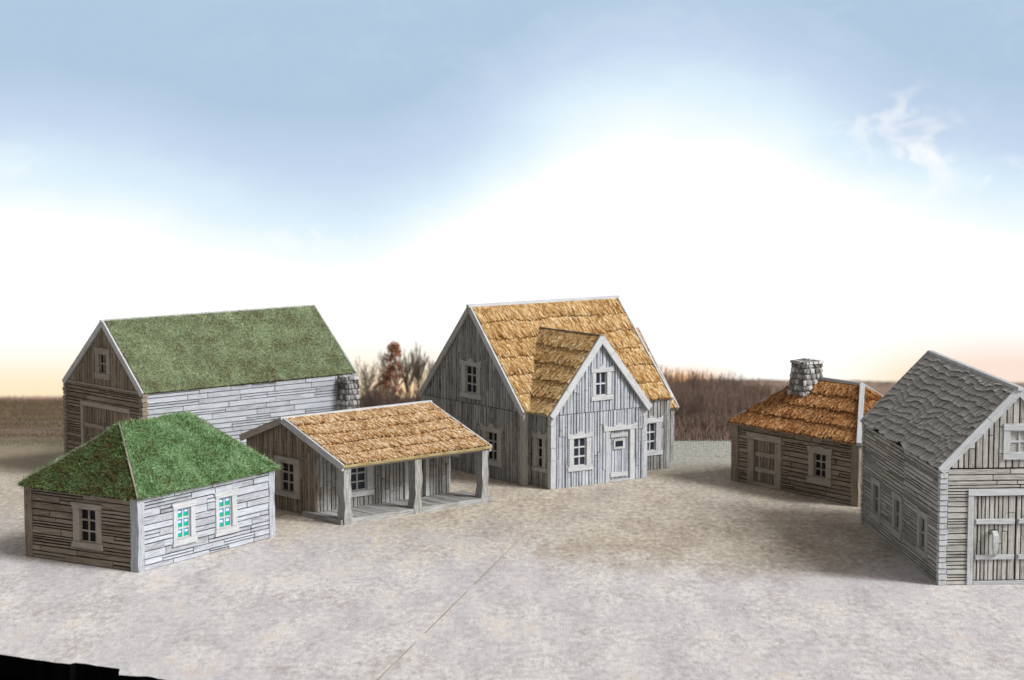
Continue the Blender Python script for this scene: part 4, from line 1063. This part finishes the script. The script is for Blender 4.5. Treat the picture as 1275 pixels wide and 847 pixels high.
def height_for(y, py): return (12.5+y*py2z(py)) - gz(0, y)
trees = [ # px, depth, top py, spread, up, label, leaves
 (456, 128, 442, .62, .55, 'pale bare tree with a fan of thin branches just right of the turf-roofed barn', 0, BARKP),
 (491, 131, 428, .50, .50, 'tree with dense rusty red leaves between the barn and the farmhouse', 1, BARK),
 (518, 134, 425, .34, .90, 'tallest bare tree, grey and upright, right behind the rusty leaved tree', 0, BARKP),
 (505, 139, 432, .34, .90, 'slim bare tree half hidden by the rusty leaved tree', 0, BARK),
 (538, 137, 444, .45, .80, 'thin bare tree nearest the left eave of the farmhouse', 0, BARKP),
 (471, 141, 466, .60, .50, 'short bare tree between the pale fan-shaped tree and the rusty one', 0, BARK)]
for k, (px, y, tp, spd, up_, lab, lv, mt) in enumerate(trees):
    h = height_for(y, tp); x, yy, z = world_at(px, y)
    e = bpy.data.objects.new('autumn_tree' if lv else 'bare_tree', None); scene.collection.objects.link(e); e.location = (x, yy, z)
    tag(e, lab, 'tree', 'trees behind the cabin')
    V, F, tips = tree_arrays(100+k, h, spd, up_, 4, .024)
    np_mesh('trunk', V, F, mt, np.random.default_rng(k).uniform(0, 1, len(F)), e)
    if lv:
        rg = np.random.default_rng(7)
        zz = rg.uniform(.16, 1.0, 170); rr = (.035+.20*(1-zz)**.8)*h*np.sqrt(rg.uniform(0, 1, 170)); aa = rg.uniform(0, 6.283, 170)
        t2 = np.stack([rr*np.cos(aa)*1.35-(1-zz)*.10*h, rr*np.sin(aa), zz*h], 1)
        V, F = leaf_cloud(t2, 7500, .05, rg, .085); np_mesh('crown', V, F, LEAF, rg.uniform(0, 1, len(F)), e)
# the wood on the right and the thicket under the trees: far too dense to count
def wood_mass(name, spots, mat, seed, label, cat):
    tmpl = [tree_arrays(300+seed*10+i, 1.0, .30+.06*i, .9, 3, .02) for i in range(6)]
    rg = np.random.default_rng(seed); VV = []; FF = []; k = 0
    for (x, y, z, h) in spots:
        V, F, _ = tmpl[rg.integers(0, 6)]; a = rg.uniform(0, 6.28); c, s = math.cos(a), math.sin(a); wv = rg.uniform(.8, 1.3)
        W = np.stack([(V[:, 0]*c-V[:, 1]*s)*h*wv+x, (V[:, 0]*s+V[:, 1]*c)*h*wv+y, V[:, 2]*h+z], 1)
        VV.append(W); FF.append(F+k); k += len(V)
    o = np_mesh(name, np.concatenate(VV), np.concatenate(FF), mat); tag(o, label, cat, kind='stuff'); return o
rg = np.random.default_rng(12); spots = []
def topline(px):  # skyline of the wood in the photograph
    base = np.interp(px, [800, 850, 885, 900, 930, 960, 1000, 1060, 1200], [452, 455, 460, 459, 465, 471, 474, 480, 486])
    return base
for i in range(620):
    px = rg.uniform(770, 1075); y = rg.choice([92, 97, 104, 112, 122, 135, 150])*rg.uniform(.97, 1.03)
    frac = (y-90)/60; tp = topline(px)+rg.uniform(0, 16)+max(0, 26*(1-frac*1.3))+(px > 985)*12
    h = height_for(y, tp); x, yy, z = world_at(px, y)
    if h > .3: spots.append((x, yy, z, h))
TW = spots
wood_mass('woodland', spots, TWIG, 1, 'dense brown leafless wood along the skyline between the farmhouse and the cottage', 'woodland')
spots = []
for i in range(260):
    px = rg.uniform(425, 600); y = rg.uniform(100, 140); h = height_for(y, rg.uniform(478, 512)); x, yy, z = world_at(px, y)
    if h > .2: spots.append((x, yy, z, h))
wood_mass('thicket', spots, BARK, 2, 'dark tangled thicket under the trees behind the cabin roof', 'thicket')
def scrub(name, n, pxr, yr, hr, mat, seed, label, cat, w=.02):
    rg = np.random.default_rng(seed); px = rg.uniform(*pxr, n); y = yr[0]*(yr[1]/yr[0])**rg.uniform(0, 1, n)**1.0 if yr[1]/yr[0] > 3 else rg.uniform(*yr, n); k_ = (y/yr[0])**1.15 if yr[1]/yr[0] > 3 else 1.0
    z = np.array([gz(0, q) for q in y]); zf = y*math.cos(PITCH)-(z-CAMH)*math.sin(PITCH); x = (px-637.5)/FPX*zf
    h = rg.uniform(*hr, n)*k_; b = np.stack([x, y, z-.02], 1); d = np.stack([rg.normal(0, .35, n), rg.normal(0, .35, n), np.ones(n)], 1)*h[:, None]
    s = np.stack([np.cos(px), np.sin(px), np.zeros(n)], 1)*w*(rg.uniform(.5, 1.5, n)*k_)[:, None]
    V = np.stack([b-s, b+s, b+d+s*.2, b+d-s*.2], 1).reshape(-1, 3)
    o = np_mesh(name, V, np.arange(len(V)).reshape(-1, 4), mat, rg.uniform(0, 1, n)); tag(o, label, cat, kind='stuff')
scrub('undergrowth', 26000, (800, 1000), (87.5, 112), (.25, .95), TWIG, 4, 'brown undergrowth fringing the foot of the leafless wood', 'undergrowth', .014)
FIELDG = grassm('field_grass', ((.25, (.10, .06, .045)), (.47, (.165, .105, .075)), (.60, (.14, .15, .07)), (.85, (.23, .165, .115))), .05)
scrub('field_grass', 60000, (-60, 120), (82, 620), (.02, .09), FIELDG, 5, 'rough brown and green grass of the field left of the barn', 'grass', .012)
HEDGE = plain('hedge_twigs', (.30, .18, .15), .9, .1, .2, .4)
scrub('hedge', 1800, (-40, 110), (600, 680), (.3, 2.2), HEDGE, 6, 'thin pinkish hedge on the horizon left of the barn', 'hedge', .10)

MISTG = plain('pale_mist_grass', (.38, .37, .32), .9, .1, 3, .4)  # pale tone stands in for mist at the wood's foot
scrub('pale_mist_grass', 9000, (820, 935), (79, 88), (.01, .06), MISTG, 8, 'pale ground cover tinted as low mist at the foot of the leafless wood', 'ground cover', .012)
scrub('withered_weeds', 2500, (820, 935), (84, 88), (.08, .45), TWIG, 9, 'thin brown weeds where the pale misted ground meets the leafless wood', 'weeds', .012)
